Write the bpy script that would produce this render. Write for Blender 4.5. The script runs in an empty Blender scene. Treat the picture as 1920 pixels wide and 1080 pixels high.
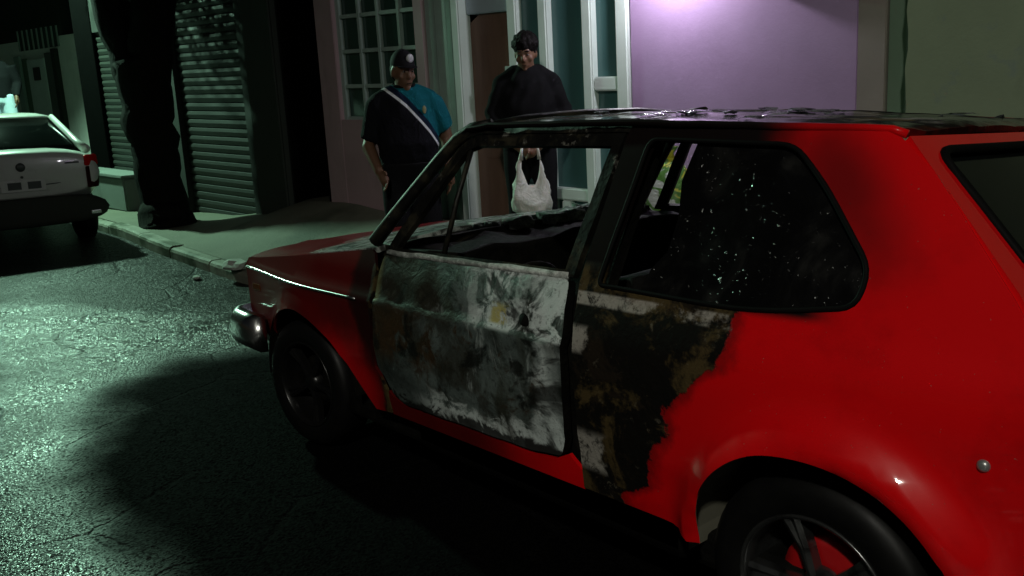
import bpy, bmesh, math, random
from mathutils import Vector, Matrix, noise as mnoise
from mathutils.geometry import delaunay_2d_cdt
random.seed(7)
S = bpy.context.scene
COL = S.collection
R = math.radians
# ---------------------------------------------------------------- camera
def set_camera():
    yaw, pit, rol, f = R(-50.0626), R(11.3574), -0.0544117, 1648.14
    fw = Vector((math.sin(yaw)*math.cos(pit), math.cos(yaw)*math.cos(pit), -math.sin(pit)))
    rt = Vector((math.cos(yaw), -math.sin(yaw), 0)); up = rt.cross(fw)
    r2 = rt*math.cos(rol)+up*math.sin(rol); u2 = -rt*math.sin(rol)+up*math.cos(rol)
    m = Matrix((r2, u2, -fw)).transposed().to_4x4()
    m.translation = Vector((3.38515, -2.40898, 1.39685))
    cd = bpy.data.cameras.new('camera'); c = bpy.data.objects.new('camera', cd); COL.objects.link(c)
    c.matrix_world = m; cd.sensor_width = 36; cd.lens = 36*f/1920; cd.clip_end = 500; cd.clip_start = .02
    S.camera = c
set_camera()
# ---------------------------------------------------------------- world: night sky, no direct sun
w = bpy.data.worlds.new('World'); S.world = w; w.use_nodes = True
nt = w.node_tree; bg = nt.nodes['Background']
sky = nt.nodes.new('ShaderNodeTexSky'); sky.sky_type = 'NISHITA'; sky.sun_disc = False
sky.sun_elevation = R(-4); sky.sun_rotation = R(200)
nt.links.new(sky.outputs[0], bg.inputs[0]); bg.inputs[1].default_value = 0.05
moon = bpy.data.lights.new('moon', 'SUN'); moon.energy = 0.004; moon.angle = R(.5); moon.color = (.75, .9, 1)
mo = bpy.data.objects.new('moon', moon); COL.objects.link(mo); mo.rotation_euler = (R(35), R(10), R(120))
vs = S.view_settings; vs.view_transform = 'Standard'; vs.look = 'None'; vs.gamma = 1; vs.exposure = 0.0
vs.use_curve_mapping = False
LAMP_GREEN = (.52, 1.0, .70); LAMP_PALE = (1.0, .98, .86)
# power of the lamps (their builders are further down)
P_STREET_LEFT, P_STREET_RIGHT, P_WALL = 1750.0, 860.0, 34.0
# ---------------------------------------------------------------- helpers
def tag(o, label=None, cat=None, group=None, kind=None):
    if label: o['label'] = label
    if cat: o['category'] = cat
    if group: o['group'] = group
    if kind: o['kind'] = kind
    return o
def empty(name, loc=(0, 0, 0), rz=0, parent=None):
    o = bpy.data.objects.new(name, None); COL.objects.link(o); o.location = loc; o.rotation_euler = (0, 0, rz)
    o.empty_display_size = .1
    if parent: o.parent = parent
    return o
def obj(name, data, mats, parent=None, smooth=False):
    if isinstance(data, bmesh.types.BMesh):
        me = bpy.data.meshes.new(name); data.to_mesh(me); data.free()
    else: me = data
    for m in (mats if isinstance(mats, (list, tuple)) else [mats]): me.materials.append(m)
    if smooth:
        for p in me.polygons: p.use_smooth = True
    o = bpy.data.objects.new(name, me); COL.objects.link(o)
    if parent: o.parent = parent
    return o
def bevel(bm, w, seg=2):
    if w > 0: bmesh.ops.bevel(bm, geom=bm.edges[:]+bm.verts[:], offset=w, segments=seg, affect='EDGES', profile=.6)
def box_bm(lo, hi, bev=0.0, seg=2, bm=None):
    b = bmesh.new()
    bmesh.ops.create_cube(b, size=1)
    lo = Vector(lo); hi = Vector(hi); c = (lo+hi)/2; d = hi-lo
    for v in b.verts: v.co = Vector((v.co.x*d.x, v.co.y*d.y, v.co.z*d.z))+c
    bevel(b, bev, seg)
    if bm is None: return b
    me = bpy.data.meshes.new('t'); b.to_mesh(me); b.free(); bm.from_mesh(me); bpy.data.meshes.remove(me)
    return bm
def tube_bm(pts, rad, seg=10, bm=None, closed=False, cap=True):
    bm = bm or bmesh.new()
    pts = [Vector(p) for p in pts]; n = len(pts)
    rads = rad if isinstance(rad, (list, tuple)) else [rad]*n
    rings = []; prev = None
    for i, p in enumerate(pts):
        if closed: t = pts[(i+1) % n]-pts[i-1]
        else: t = pts[min(i+1, n-1)]-pts[max(i-1, 0)]
        t.normalize()
        if prev is None: a = t.orthogonal().normalized()
        else:
            a = prev-t*prev.dot(t); a.normalize()
        prev = a; b = t.cross(a)
        rings.append([bm.verts.new(p+(a*math.cos(2*math.pi*k/seg)+b*math.sin(2*math.pi*k/seg))*rads[i]) for k in range(seg)])
    for i in range(n if closed else n-1):
        r0, r1 = rings[i], rings[(i+1) % n]
        for k in range(seg): bm.faces.new((r0[k], r0[(k+1) % seg], r1[(k+1) % seg], r1[k]))
    if cap and not closed:
        bm.faces.new(rings[0][::-1]); bm.faces.new(rings[-1])
    return bm
def lathe_bm(prof, seg=32, axis='y', bm=None):
    """prof: (radius, height) list revolved; axis y = wheel axle"""
    bm = bm or bmesh.new(); rings = []
    for r, h in prof:
        ring = []
        for k in range(seg):
            a = 2*math.pi*k/seg
            c = (r*math.cos(a), h, r*math.sin(a)) if axis == 'y' else (r*math.cos(a), r*math.sin(a), h)
            ring.append(bm.verts.new(c))
        rings.append(ring)
    for i in range(len(rings)-1):
        for k in range(seg):
            bm.faces.new((rings[i][k], rings[i][(k+1) % seg], rings[i+1][(k+1) % seg], rings[i+1][k]))
    bmesh.ops.remove_doubles(bm, verts=bm.verts[:], dist=1e-5)
    bmesh.ops.recalc_face_normals(bm, faces=bm.faces[:])
    return bm
def interp(x, xs, ys):
    if x <= xs[0]: return ys[0]
    for i in range(len(xs)-1):
        if x <= xs[i+1]:
            t = (x-xs[i])/(xs[i+1]-xs[i]); return ys[i]+(ys[i+1]-ys[i])*t
    return ys[-1]
def hermite(x, xs, ys):
    if x <= xs[0]: return ys[0]
    if x >= xs[-1]: return ys[-1]
    def sl(i):
        if i == 0: return (ys[1]-ys[0])/(xs[1]-xs[0])
        if i == len(xs)-1: return (ys[-1]-ys[-2])/(xs[-1]-xs[-2])
        a = (ys[i]-ys[i-1])/(xs[i]-xs[i-1]); b = (ys[i+1]-ys[i])/(xs[i+1]-xs[i])
        return 0 if a*b <= 0 else 2*a*b/(a+b)
    for i in range(len(xs)-1):
        if x <= xs[i+1]:
            h = xs[i+1]-xs[i]; t = (x-xs[i])/h
            return (2*t**3-3*t*t+1)*ys[i]+(t**3-2*t*t+t)*h*sl(i)+(3*t*t-2*t**3)*ys[i+1]+(t**3-t*t)*h*sl(i+1)
def sinterp(x, xs, ys):
    if x <= xs[0]: return ys[0]
    for i in range(len(xs)-1):
        if x <= xs[i+1]:
            t = (x-xs[i])/(xs[i+1]-xs[i]); t = t*t*(3-2*t); return ys[i]+(ys[i+1]-ys[i])*t
    return ys[-1]
def crom(pts, n=4):
    P = [Vector(p) for p in pts]; out = []
    for i in range(len(P)-1):
        a, b, c, d = P[max(0, i-1)], P[i], P[i+1], P[min(len(P)-1, i+2)]
        for k in range(n):
            t = k/n; out.append(tuple(.5*((2*b)+(c-a)*t+(2*a-5*b+4*c-d)*t*t+(3*b-a-3*c+d)*t**3)))
    out.append(tuple(P[-1])); return out
def resample(loop, sp, closed=True):
    out = []; n = len(loop)
    for i in range(n if closed else n-1):
        a = Vector(loop[i]); b = Vector(loop[(i+1) % n]); k = max(1, int(round((b-a).length/sp)))
        for j in range(k): out.append(a+(b-a)*j/k)
    if not closed: out.append(Vector(loop[-1]))
    return out
def inside(p, loops):
    c = False
    for L in loops:
        n = len(L); j = n-1
        for i in range(n):
            a, b = L[i], L[j]
            if (a[1] > p[1]) != (b[1] > p[1]) and p[0] < (b[0]-a[0])*(p[1]-a[1])/(b[1]-a[1])+a[0]: c = not c
            j = i
    return c
def rounded(loop, rad, n=5):
    """round the corners of a 2D polygon; rad may be one number or a list"""
    out = []; N = len(loop)
    for i in range(N):
        r = rad[i] if isinstance(rad, (list, tuple)) else rad
        p = Vector(loop[i]); a = Vector(loop[i-1]); b = Vector(loop[(i+1) % N])
        da = (a-p); db = (b-p); r = min(r, da.length*.45, db.length*.45)
        if r < 1e-4: out.append(p); continue
        p0 = p+da.normalized()*r; p1 = p+db.normalized()*r
        for k in range(n+1):
            t = k/n; out.append(p0*(1-t)**2+p*2*t*(1-t)+p1*t*t)
    return out
def panel_bm(loops, mapf, thick=.02, sp=.04, lines=(), flip=False, dent=None):
    """sheet with the outline of 2D loops, laid on the surface mapf(a,b) and thickened inwards.
    faces of the outer skin get material 0, inner skin 1"""
    verts = []; edges = []
    RL = [resample(L, sp) for L in loops]
    for L in RL:
        o = len(verts); verts += [Vector((p[0], p[1])) for p in L]
        edges += [(o+i, o+(i+1) % len(L)) for i in range(len(L))]
    lpts = []
    for ln in lines:
        L = resample(ln, sp, False); o = len(verts); verts += [Vector((p[0], p[1])) for p in L]
        edges += [(o+i, o+i+1) for i in range(len(L)-1)]; lpts += L
    x0 = min(p.x for p in verts); x1 = max(p.x for p in verts); y0 = min(p.y for p in verts); y1 = max(p.y for p in verts)
    bnd = [p for L in RL for p in L]+[Vector((p[0], p[1])) for p in lpts]
    nx = int((x1-x0)/sp); ny = int((y1-y0)/sp)
    for i in range(1, nx+1):
        for j in range(1, ny+1):
            p = Vector((x0+i*(x1-x0)/(nx+1), y0+j*(y1-y0)/(ny+1)))
            if inside(p, RL) and all((p-q).length_squared > (sp*.45)**2 for q in bnd): verts.append(p)
    V, E, F, _, _, _ = delaunay_2d_cdt(verts, edges, [], 0, 1e-6)
    bm = bmesh.new()
    F = [f for f in F if inside((sum(V[i].x for i in f)/3, sum(V[i].y for i in f)/3), RL)]
    def P(a, b):
        return Vector(mapf(a, b))
    h = .006; front = {}; back = {}
    for i in sorted({i for f in F for i in f}):
        a, b = V[i]; p = P(a, b)
        nrm = (P(a+h, b)-P(a-h, b)).cross(P(a, b+h)-P(a, b-h)); nrm.normalize()
        if flip: nrm = -nrm
        if dent: p = p+nrm*dent(a, b)
        front[i] = bm.verts.new(p); back[i] = bm.verts.new(p-nrm*thick)
    cnt = {}
    for f in F:
        g = f[::-1] if flip else f
        # orient along +normal
        fa = bm.faces.new([front[i] for i in g]); fa.material_index = 0; fa.smooth = True
        fb = bm.faces.new([back[i] for i in g[::-1]]); fb.material_index = 1; fb.smooth = True
        for k in range(3):
            e = (g[k], g[(k+1) % 3]); cnt[e] = cnt.get(e, 0)+1
    for (a, b) in list(cnt):
        if (b, a) not in cnt:
            fr = bm.faces.new((front[b], front[a], back[a], back[b])); fr.material_index = 0
            for e_ in fr.edges:
                if not ((e_.verts[0] in (front[a], back[a])) == (e_.verts[1] in (front[a], back[a]))): e_.smooth = False
    return bm
def ring_loft(rings, bm=None, cap=True, closed=True):
    bm = bm or bmesh.new(); vr = [[bm.verts.new(p) for p in r] for r in rings]
    n = len(vr[0])
    for i in range(len(vr)-1):
        for k in range(n if closed else n-1):
            bm.faces.new((vr[i][k], vr[i][(k+1) % n], vr[i+1][(k+1) % n], vr[i+1][k]))
    if cap: bm.faces.new(vr[0][::-1]); bm.faces.new(vr[-1])
    bmesh.ops.recalc_face_normals(bm, faces=bm.faces[:])
    return bm
# ---------------------------------------------------------------- material graph helper
class G:
    def __init__(s, name, rough=.6, metal=0.0, spec=.5):
        s.m = bpy.data.materials.new(name); s.m.use_nodes = True; s.t = s.m.node_tree
        s.b = s.t.nodes['Principled BSDF']; s.b.inputs['Roughness'].default_value = rough
        s.b.inputs['Metallic'].default_value = metal; s.b.inputs['Specular IOR Level'].default_value = spec
        s._tc = None
    def n(s, ty): return s.t.nodes.new(ty)
    def lk(s, a, b):
        if hasattr(a, 'is_output') or hasattr(a, 'links'): s.t.links.new(a, b)
        elif isinstance(a, (tuple, list)): b.default_value = tuple(a)+((1,) if len(a) == 3 and len(b.default_value) == 4 else ())
        else: b.default_value = a
    def co(s):
        if s._tc is None: s._tc = s.n('ShaderNodeTexCoord')
        return s._tc.outputs['Object']
    def xyz(s):
        x = s.n('ShaderNodeSeparateXYZ'); s.t.links.new(s.co(), x.inputs[0]); return x.outputs
    def scl(s, v):
        m = s.n('ShaderNodeMapping'); s.t.links.new(s.co(), m.inputs[0]); m.inputs['Scale'].default_value = v; return m.outputs[0]
    def noise(s, scale, detail=5, rough=.55, dist=0, stretch=None, off=0):
        n = s.n('ShaderNodeTexNoise'); n.inputs['Scale'].default_value = scale; n.inputs['Detail'].default_value = detail
        n.inputs['Roughness'].default_value = rough; n.inputs['Distortion'].default_value = dist
        m = s.n('ShaderNodeMapping'); s.t.links.new(s.co(), m.inputs[0]); m.inputs['Location'].default_value = (off, off*.7, -off)
        if stretch: m.inputs['Scale'].default_value = stretch
        s.t.links.new(m.outputs[0], n.inputs['Vector'])
        return n.outputs['Fac']
    def vor(s, scale, feature='F1', out='Distance'):
        n = s.n('ShaderNodeTexVoronoi'); n.inputs['Scale'].default_value = scale; n.feature = feature
        s.t.links.new(s.co(), n.inputs['Vector']); return n.outputs[out]
    def ma(s, op, a, b=0.0, c=None):
        n = s.n('ShaderNodeMath'); n.operation = op; s.lk(a, n.inputs[0]); s.lk(b, n.inputs[1])
        if c is not None: s.lk(c, n.inputs[2])
        return n.outputs[0]
    def step(s, v, a, b):
        n = s.n('ShaderNodeMapRange'); n.interpolation_type = 'SMOOTHSTEP'; s.lk(v, n.inputs[0])
        n.inputs[1].default_value = a; n.inputs[2].default_value = b; return n.outputs[0]
    def lin(s, v, a, b, c=0, d=1):
        n = s.n('ShaderNodeMapRange'); s.lk(v, n.inputs[0])
        for i, k in enumerate((a, b, c, d)): n.inputs[i+1].default_value = k
        return n.outputs[0]
    def mix(s, f, a, b):
        n = s.n('ShaderNodeMix'); n.data_type = 'RGBA'; s.lk(f, n.inputs[0]); s.lk(a, n.inputs[6]); s.lk(b, n.inputs[7]); return n.outputs[2]
    def mixf(s, f, a, b):
        n = s.n('ShaderNodeMix'); s.lk(f, n.inputs[0]); s.lk(a, n.inputs[2]); s.lk(b, n.inputs[3]); return n.outputs[0]
    def curve(s, v, pts):
        """piecewise curve through pts in 0..1"""
        n = s.n('ShaderNodeFloatCurve'); c = n.mapping.curves[0]
        c.points[0].location = pts[0]; c.points[1].location = pts[-1]
        for p in pts[1:-1]: c.points.new(*p)
        for p in c.points: p.handle_type = 'VECTOR'
        n.mapping.update(); s.lk(v, n.inputs['Value']); return n.outputs[0]
    def bump(s, h, strength=.3, dist=.01):
        n = s.n('ShaderNodeBump'); n.inputs['Strength'].default_value = strength; n.inputs['Distance'].default_value = dist
        s.t.links.new(h, n.inputs['Height']); s.t.links.new(n.outputs[0], s.b.inputs['Normal']); return s
    def col(s, c): s.lk(c, s.b.inputs['Base Color']); return s
    def rgh(s, c): s.lk(c, s.b.inputs['Roughness']); return s
    def met(s, c): s.lk(c, s.b.inputs['Metallic']); return s
def simple(name, c, rough=.6, metal=0, var=.25, scale=9, spec=.5, bump=0, bscale=60):
    g = G(name, rough, metal, spec)
    nz = g.noise(scale, 6, .6)
    d = tuple(k*(1-var) for k in c); e = tuple(min(1, k*(1+var)) for k in c)
    g.col(g.mix(nz, d, e)); g.rgh(g.lin(nz, .3, .7, rough*.85, min(1, rough*1.12)))
    if bump: g.bump(g.noise(bscale, 4), bump, .004)
    return g.m
def emission(name, c, st):
    m = bpy.data.materials.new(name); m.use_nodes = True; b = m.node_tree.nodes['Principled BSDF']
    b.inputs['Base Color'].default_value = (.8, .8, .8, 1); b.inputs['Emission Color'].default_value = (*c, 1); b.inputs['Emission Strength'].default_value = st
    return m
M = {}
# ---------------------------------------------------------------- materials
def build_materials():
    # asphalt, wet: dark, coarse aggregate, smooth pools, hairline cracks
    g = G('wet_asphalt', .4, 0, .5)
    X = g.xyz(); x, y = X[0], X[1]
    agg = g.vor(85); agg2 = g.vor(210); big = g.noise(1.3, 5, .6); fine = g.noise(24, 5, .65)
    wet = g.step(g.ma('ADD', big, g.ma('MULTIPLY', fine, .12)), .50, .64)
    # cast shadow of the burnt car, painted into the asphalt colour and gloss
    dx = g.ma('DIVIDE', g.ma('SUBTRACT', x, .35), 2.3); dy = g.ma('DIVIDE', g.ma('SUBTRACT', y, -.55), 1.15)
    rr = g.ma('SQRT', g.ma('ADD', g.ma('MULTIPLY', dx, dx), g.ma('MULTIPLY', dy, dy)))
    shadow_mask = g.step(g.ma('ADD', rr, g.ma('MULTIPLY', g.ma('SUBTRACT', g.noise(1.6, 2, .5, off=4), .5), .40)), 1.18, .84)
    ex = g.ma('DIVIDE', g.ma('ADD', x, 2.75), .75); ey = g.ma('DIVIDE', g.ma('ADD', y, 1.85), .42); er = g.ma('SQRT', g.ma('ADD', g.ma('MULTIPLY', ex, ex), g.ma('MULTIPLY', ey, ey)))  # second blot: another shadow on the road, painted dark
    shadow_mask = g.ma('MAXIMUM', shadow_mask, g.ma('MULTIPLY', g.step(g.ma('ADD', er, g.ma('MULTIPLY', g.ma('SUBTRACT', g.noise(2.6, 4, off=6), .5), 1.7)), 1.3, .5), .75))
    old = g.step(g.ma('ADD', g.ma('SUBTRACT', x, g.ma('MULTIPLY', y, 1.36)), g.ma('MULTIPLY', g.ma('SUBTRACT', g.noise(1.6, 5, .6, off=15), .5), 1.3)), -2.85, -3.35)
    base = g.mix(agg, (.009, .010, .0095), (.026, .028, .026))
    base = g.mix(g.ma('MULTIPLY', wet, .6), base, (.007, .0075, .007))
    base = g.mix(shadow_mask, base, (.002, .002, .002))
    crk = g.vor(1.15, 'DISTANCE_TO_EDGE'); wob = g.ma('ADD', crk, g.ma('MULTIPLY', g.ma('SUBTRACT', g.noise(9, 4), .5), .09))
    crack = g.ma('MULTIPLY', g.step(g.ma('ABSOLUTE', wob), .022, .004), g.step(g.noise(.8, 2, off=9), .42, .50))
    g.col(g.mix(crack, base, (.003, .003, .003)))
    g.rgh(g.mixf(shadow_mask, g.mixf(old, g.mixf(wet, .30, .27), .42), .85))
    sp = g.mixf(shadow_mask, g.mixf(old, g.mixf(wet, .9, .6), .16), .02); g.lk(sp, g.b.inputs['Specular IOR Level'])
    h = g.ma('MULTIPLY', agg, g.mixf(wet, 1.0, .5)); h = g.ma('SUBTRACT', h, g.ma('MULTIPLY', crack, 1.5)); h = g.ma('ADD', h, g.ma('MULTIPLY', g.noise(6, 4), .8))
    # every stone of the aggregate has its own tilt: wet facets glitter
    vcol = g.vor(95, 'F1', 'Color'); geo = g.n('ShaderNodeNewGeometry')
    v1 = g.n('ShaderNodeVectorMath'); v1.operation = 'SUBTRACT'; g.t.links.new(vcol, v1.inputs[0]); v1.inputs[1].default_value = (.5, .5, .5)
    v2 = g.n('ShaderNodeVectorMath'); v2.operation = 'SCALE'; g.t.links.new(v1.outputs[0], v2.inputs[0]); g.lk(g.mixf(wet, .62, .50), v2.inputs['Scale'])
    v3 = g.n('ShaderNodeVectorMath'); v3.operation = 'ADD'; g.t.links.new(geo.outputs['Normal'], v3.inputs[0]); g.t.links.new(v2.outputs[0], v3.inputs[1])
    v4 = g.n('ShaderNodeVectorMath'); v4.operation = 'NORMALIZE'; g.t.links.new(v3.outputs[0], v4.inputs[0])
    bn = g.n('ShaderNodeBump'); bn.inputs['Strength'].default_value = .6; bn.inputs['Distance'].default_value = .008
    g.t.links.new(h, bn.inputs['Height']); g.t.links.new(v4.outputs[0], bn.inputs['Normal']); g.t.links.new(bn.outputs[0], g.b.inputs['Normal'])
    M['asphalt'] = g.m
    # concrete pavement
    g = G('pavement_concrete', .75); nz = g.noise(2.2, 7, .6); st = g.noise(.9, 4, .6, off=3)
    c = g.mix(nz, (.07, .075, .05), (.155, .155, .112)); c = g.mix(g.step(st, .52, .68), c, (.05, .055, .035))
    g.col(c); g.bump(g.noise(38, 6, .7), .5, .01); M['concrete'] = g.m
    g = G('kerb_concrete', .7); nz = g.noise(5, 7, .65)
    c = g.mix(nz, (.10, .105, .08), (.30, .30, .24)); c = g.mix(g.step(g.noise(1.7, 4, off=2), .5, .62), c, (.04, .05, .022))
    g.col(c); g.bump(g.noise(26, 6, .7), .6, .012); M['kerb'] = g.m
    # plaster walls
    def plaster(name, c, stain=.35, bs=45, streak=None):
        g = G(name, .8); nz = g.noise(1.6, 6, .6); s2 = g.noise(3.4, 5, .65, stretch=(1, 1, .25), off=5)
        d = tuple(k*(1-stain) for k in c)
        cc = g.mix(g.step(nz, .35, .75), c, tuple(k*(1-.4*stain) for k in c)); cc = g.mix(g.step(s2, .55, .8), cc, d)
        if streak: cc = g.mix(g.ma('MULTIPLY', g.step(g.noise(5.5, 5, .7, off=7), .55, .7), .8), cc, streak)
        g.col(cc); g.bump(g.noise(bs, 6, .7), .25, .006); return g.m
    M['purple'] = plaster('lilac_plaster', (.42, .275, .49), .35)
    M['pinkdark'] = plaster('dusky_pink_plaster', (.42, .29, .31), .4)
    M['olive'] = plaster('olive_plaster', (.25, .30, .20), .35, streak=(.20, .245, .215))
    M['taupe'] = plaster('taupe_plaster', (.27, .23, .21), .35)
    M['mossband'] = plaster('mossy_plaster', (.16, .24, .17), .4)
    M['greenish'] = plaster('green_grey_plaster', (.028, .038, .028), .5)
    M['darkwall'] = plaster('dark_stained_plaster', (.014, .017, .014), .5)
    M['whitewall'] = plaster('white_plaster', (.80, .82, .76), .3)
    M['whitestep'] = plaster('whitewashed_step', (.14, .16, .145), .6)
    M['palewall'] = plaster('lit_recess_plaster', (.42, .50, .56), .25)
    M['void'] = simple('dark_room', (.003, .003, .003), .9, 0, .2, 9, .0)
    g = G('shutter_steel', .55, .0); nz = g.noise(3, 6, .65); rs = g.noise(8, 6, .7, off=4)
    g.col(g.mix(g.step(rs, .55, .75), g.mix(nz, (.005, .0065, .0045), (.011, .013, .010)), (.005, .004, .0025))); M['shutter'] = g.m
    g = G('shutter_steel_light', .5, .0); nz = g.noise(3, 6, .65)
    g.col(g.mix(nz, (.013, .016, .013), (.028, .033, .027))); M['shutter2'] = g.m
    M['white_metal'] = simple('white_painted_metal', (.72, .80, .77), .35, 0, .12, 5)
    M['pale_metal'] = simple('aged_white_metal', (.36, .46, .42), .45, 0, .2, 6)
    g = G('frosted_teal_glass', .28, 0, .6); nz = g.noise(2.5, 4)
    g.col(g.mix(nz, (.045, .12, .12), (.075, .17, .165))); M['glass_teal'] = g.m
    g = G('dark_window_glass', .12, 0, .6); nz = g.noise(2.5, 4)
    g.col(g.mix(nz, (.02, .06, .048), (.035, .085, .07))); M['glass_dark'] = g.m
    g = G('shaded_brown_wood', .5); gr = g.noise(14, 6, .6, .6, (1, 1, .12)); g.col(g.mix(gr, (.10, .05, .036), (.24, .13, .09))); g.bump(gr, .2, .004); M['wood'] = g.m
    g = G('bark', .9, 0, .1); b = g.noise(11, 8, .7, .8, (1, 1, .3)); g.col(g.mix(b, (.003, .003, .0025), (.010, .010, .0075))); g.bump(b, .8, .03); M['bark'] = g.m
    g = G('leaf', .6); b = g.noise(3, 3); g.col(g.mix(b, (.006, .012, .005), (.02, .035, .014))); M['leaf'] = g.m
    M['black_metal'] = simple('black_painted_steel', (.02, .02, .02), .45)
    M['lamp_grey'] = simple('lamp_grey_metal', (.18, .19, .18), .4, .6)
    M['lamp_glow'] = emission('lit_lamp_lens', (.75, 1, .88), 12)
    M['bulb_glow'] = emission('lit_bulb', (1, .93, 1), 10)
    # car materials
    def paint(name, mask=None, red=(.66, .0018, .004), wet=0):
        g = G(name, .45, 0, .12); g.b.inputs['Coat Weight'].default_value = .9; g.b.inputs['Coat Roughness'].default_value = .05
        dirt = g.noise(5, 6, .6); c = g.mix(g.step(dirt, .5, .8), red, tuple(k*.72 for k in red))
        c = g.mix(g.ma('MULTIPLY', g.step(g.noise(150, 2, .5, off=3), .735, .77), .6), c, (.30, .12, .10))
        if mask:
            soot, burn, ash = mask(g)
            c = g.mix(soot, c, (.006, .004, .004))
            ch = g.noise(5.5, 7, .62, .6, off=1); ch2 = g.noise(9, 7, .7, .8, off=6)
            ch3 = g.noise(26, 6, .75, .4, off=14); bc = g.mix(g.step(g.ma('ADD', ch, g.ma('MULTIPLY', g.ma('SUBTRACT', ch3, .5), .22)), .50, .60), (.006, .0055, .0045), (.062, .044, .018))
            bc = g.mix(g.step(ch2, .54, .64), bc, (.016, .012, .008)); bc = g.mix(g.ma('MULTIPLY', g.step(ch3, .60, .70), .6), bc, (.11, .10, .075))
            if ash is not None: bc = g.mix(g.ma('MULTIPLY', ash, g.step(ch3, .34, .52)), bc, (.36, .34, .30))
            c = g.mix(burn, c, bc) if not isinstance(burn, float) else c
            rough = g.mixf(burn, g.mixf(soot, .38, .6), .8); g.rgh(rough)
            g.lk(g.ma('MULTIPLY', g.ma('SUBTRACT', 1, g.ma('MAXIMUM', soot, burn)), .9), g.b.inputs['Coat Weight'])
            g.lk(g.mixf(g.ma('MAXIMUM', soot, burn), .12, .05), g.b.inputs['Specular IOR Level'])
            g.bump(g.ma('MULTIPLY', burn, g.noise(22, 6, .7)), .6, .012)
        if wet:
            g.lk(g.ma('MULTIPLY', g.step(g.noise(3.5, 5, .6, off=12), .42, .52), .9), g.b.inputs['Coat Weight']); g.b.inputs['Coat Roughness'].default_value = .12
        g.col(c); return g.m
    def qmask(g):
        X = g.xyz(); x, z = X[0], X[2]
        n1 = g.ma('SUBTRACT', g.noise(7, 6, .65), .5); n2 = g.ma('SUBTRACT', g.noise(2.5, 4, .6, off=2), .5)
        # rear edge of the burnt patch as a function of height
        zz = g.lin(z, .30, 1.0)
        xb = g.curve(zz, [(0, .30), (.10, .33), (.18, .54), (.36, .60), (.50, .64), (.62, .82), (.70, .97), (.92, 1.0), (1, .9)])
        xb = g.ma('ADD', g.ma('MULTIPLY', xb, .50), 1.70)
        d = g.ma('SUBTRACT', g.ma('ADD', x, g.ma('MULTIPLY', n1, .16)), xb)
        burn = g.ma('MULTIPLY', g.step(d, .005, -.005), g.step(z, .99, .96))
        # soot: rim round the patch, whole rail above, cloud on the rear pillar
        rim = g.ma('MULTIPLY', g.step(d, .05, .0), .6)
        rail = g.ma('MULTIPLY', g.step(z, 1.23, 1.285), g.step(g.ma('ADD', x, g.ma('MULTIPLY', n2, .3)), 2.44, 2.14))
        px = g.ma('DIVIDE', g.ma('SUBTRACT', g.ma('ADD', x, g.ma('MULTIPLY', z, .55)), 3.055), .14); pz = g.ma('DIVIDE', g.ma('SUBTRACT', z, 1.21), .19)
        cl = g.step(g.ma('ADD', g.ma('SQRT', g.ma('ADD', g.ma('MULTIPLY', px, px), g.ma('MULTIPLY', pz, pz))), n2), 1.35, .1)
        front = g.step(g.ma('ADD', x, g.ma('MULTIPLY', g.ma('SUBTRACT', z, .93), -.22)), 1.83, 1.78)
        # dark line under the window
        low = g.ma('MULTIPLY', g.ma('MULTIPLY', g.step(z, .905, .93), g.step(z, .975, .955)), g.step(x, 2.46, 2.36))
        soot = g.ma('MAXIMUM', g.ma('MAXIMUM', rail, g.ma('MULTIPLY', cl, .72)), g.ma('MAXIMUM', rim, low))
        soot = g.ma('MAXIMUM', soot, g.ma('MULTIPLY', front, g.step(z, .88, .94)))
        top = g.ma('MULTIPLY', g.ma('MULTIPLY', g.step(z, .872, .88), g.step(z, .912, .905)), g.step(g.ma('ADD', g.noise(7, 6, .7, off=8), g.lin(x, 1.72, 2.2, .10, -.06)), .46, .58))
        lo = g.ma('MULTIPLY', g.ma('MULTIPLY', g.step(z, .40, .43), g.step(z, .54, .50)), g.step(g.ma('ADD', x, g.ma('MULTIPLY', n1, .25)), 1.83, 1.80))
        mid = g.ma('MULTIPLY', g.ma('MULTIPLY', g.step(z, .74, .76), g.step(z, .83, .81)), g.step(g.ma('ADD', x, g.ma('MULTIPLY', n1, .3)), 1.80, 1.77))
        ash = g.ma('MULTIPLY', g.ma('MAXIMUM', g.ma('MAXIMUM', top, lo), mid), .8)
        return soot, burn, ash
    def fmask(g):
        X = g.xyz(); x, z = X[0], X[2]; n2 = g.ma('SUBTRACT', g.noise(4, 5, .6, off=2), .5)
        xs = g.ma('ADD', x, g.ma('MULTIPLY', n2, .18)); s = g.ma('MULTIPLY', g.step(g.ma('ADD', xs, g.lin(z, .4, .75, -.10, .06)), .44, .62), .97)
        up = g.ma('MULTIPLY', g.step(g.ma('ADD', z, g.ma('MULTIPLY', n2, .2)), .48, .66), .80)  # upper wing darkened in colour to stand for the lamp's falloff
        fr = g.ma('MULTIPLY', g.step(x, .25, -.15), .78)  # front of the wing darkened for the same falloff
        burn = g.step(g.ma('ADD', x, g.ma('MULTIPLY', n2, .1)), .66, .68)
        return g.ma('MAXIMUM', s, g.ma('MAXIMUM', up, fr)), burn, None
    def rmask(g):
        X = g.xyz(); x, y = X[0], X[1]; n2 = g.ma('SUBTRACT', g.noise(3, 5, .6, off=2), .5)
        d = g.ma('ADD', x, g.ma('MULTIPLY', n2, .5)); burn = g.step(d, 2.55, 2.35)
        return g.step(d, 2.75, 2.45), burn, g.ma('MULTIPLY', g.step(g.noise(4.5, 6, off=5), .52, .62), .5)
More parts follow.
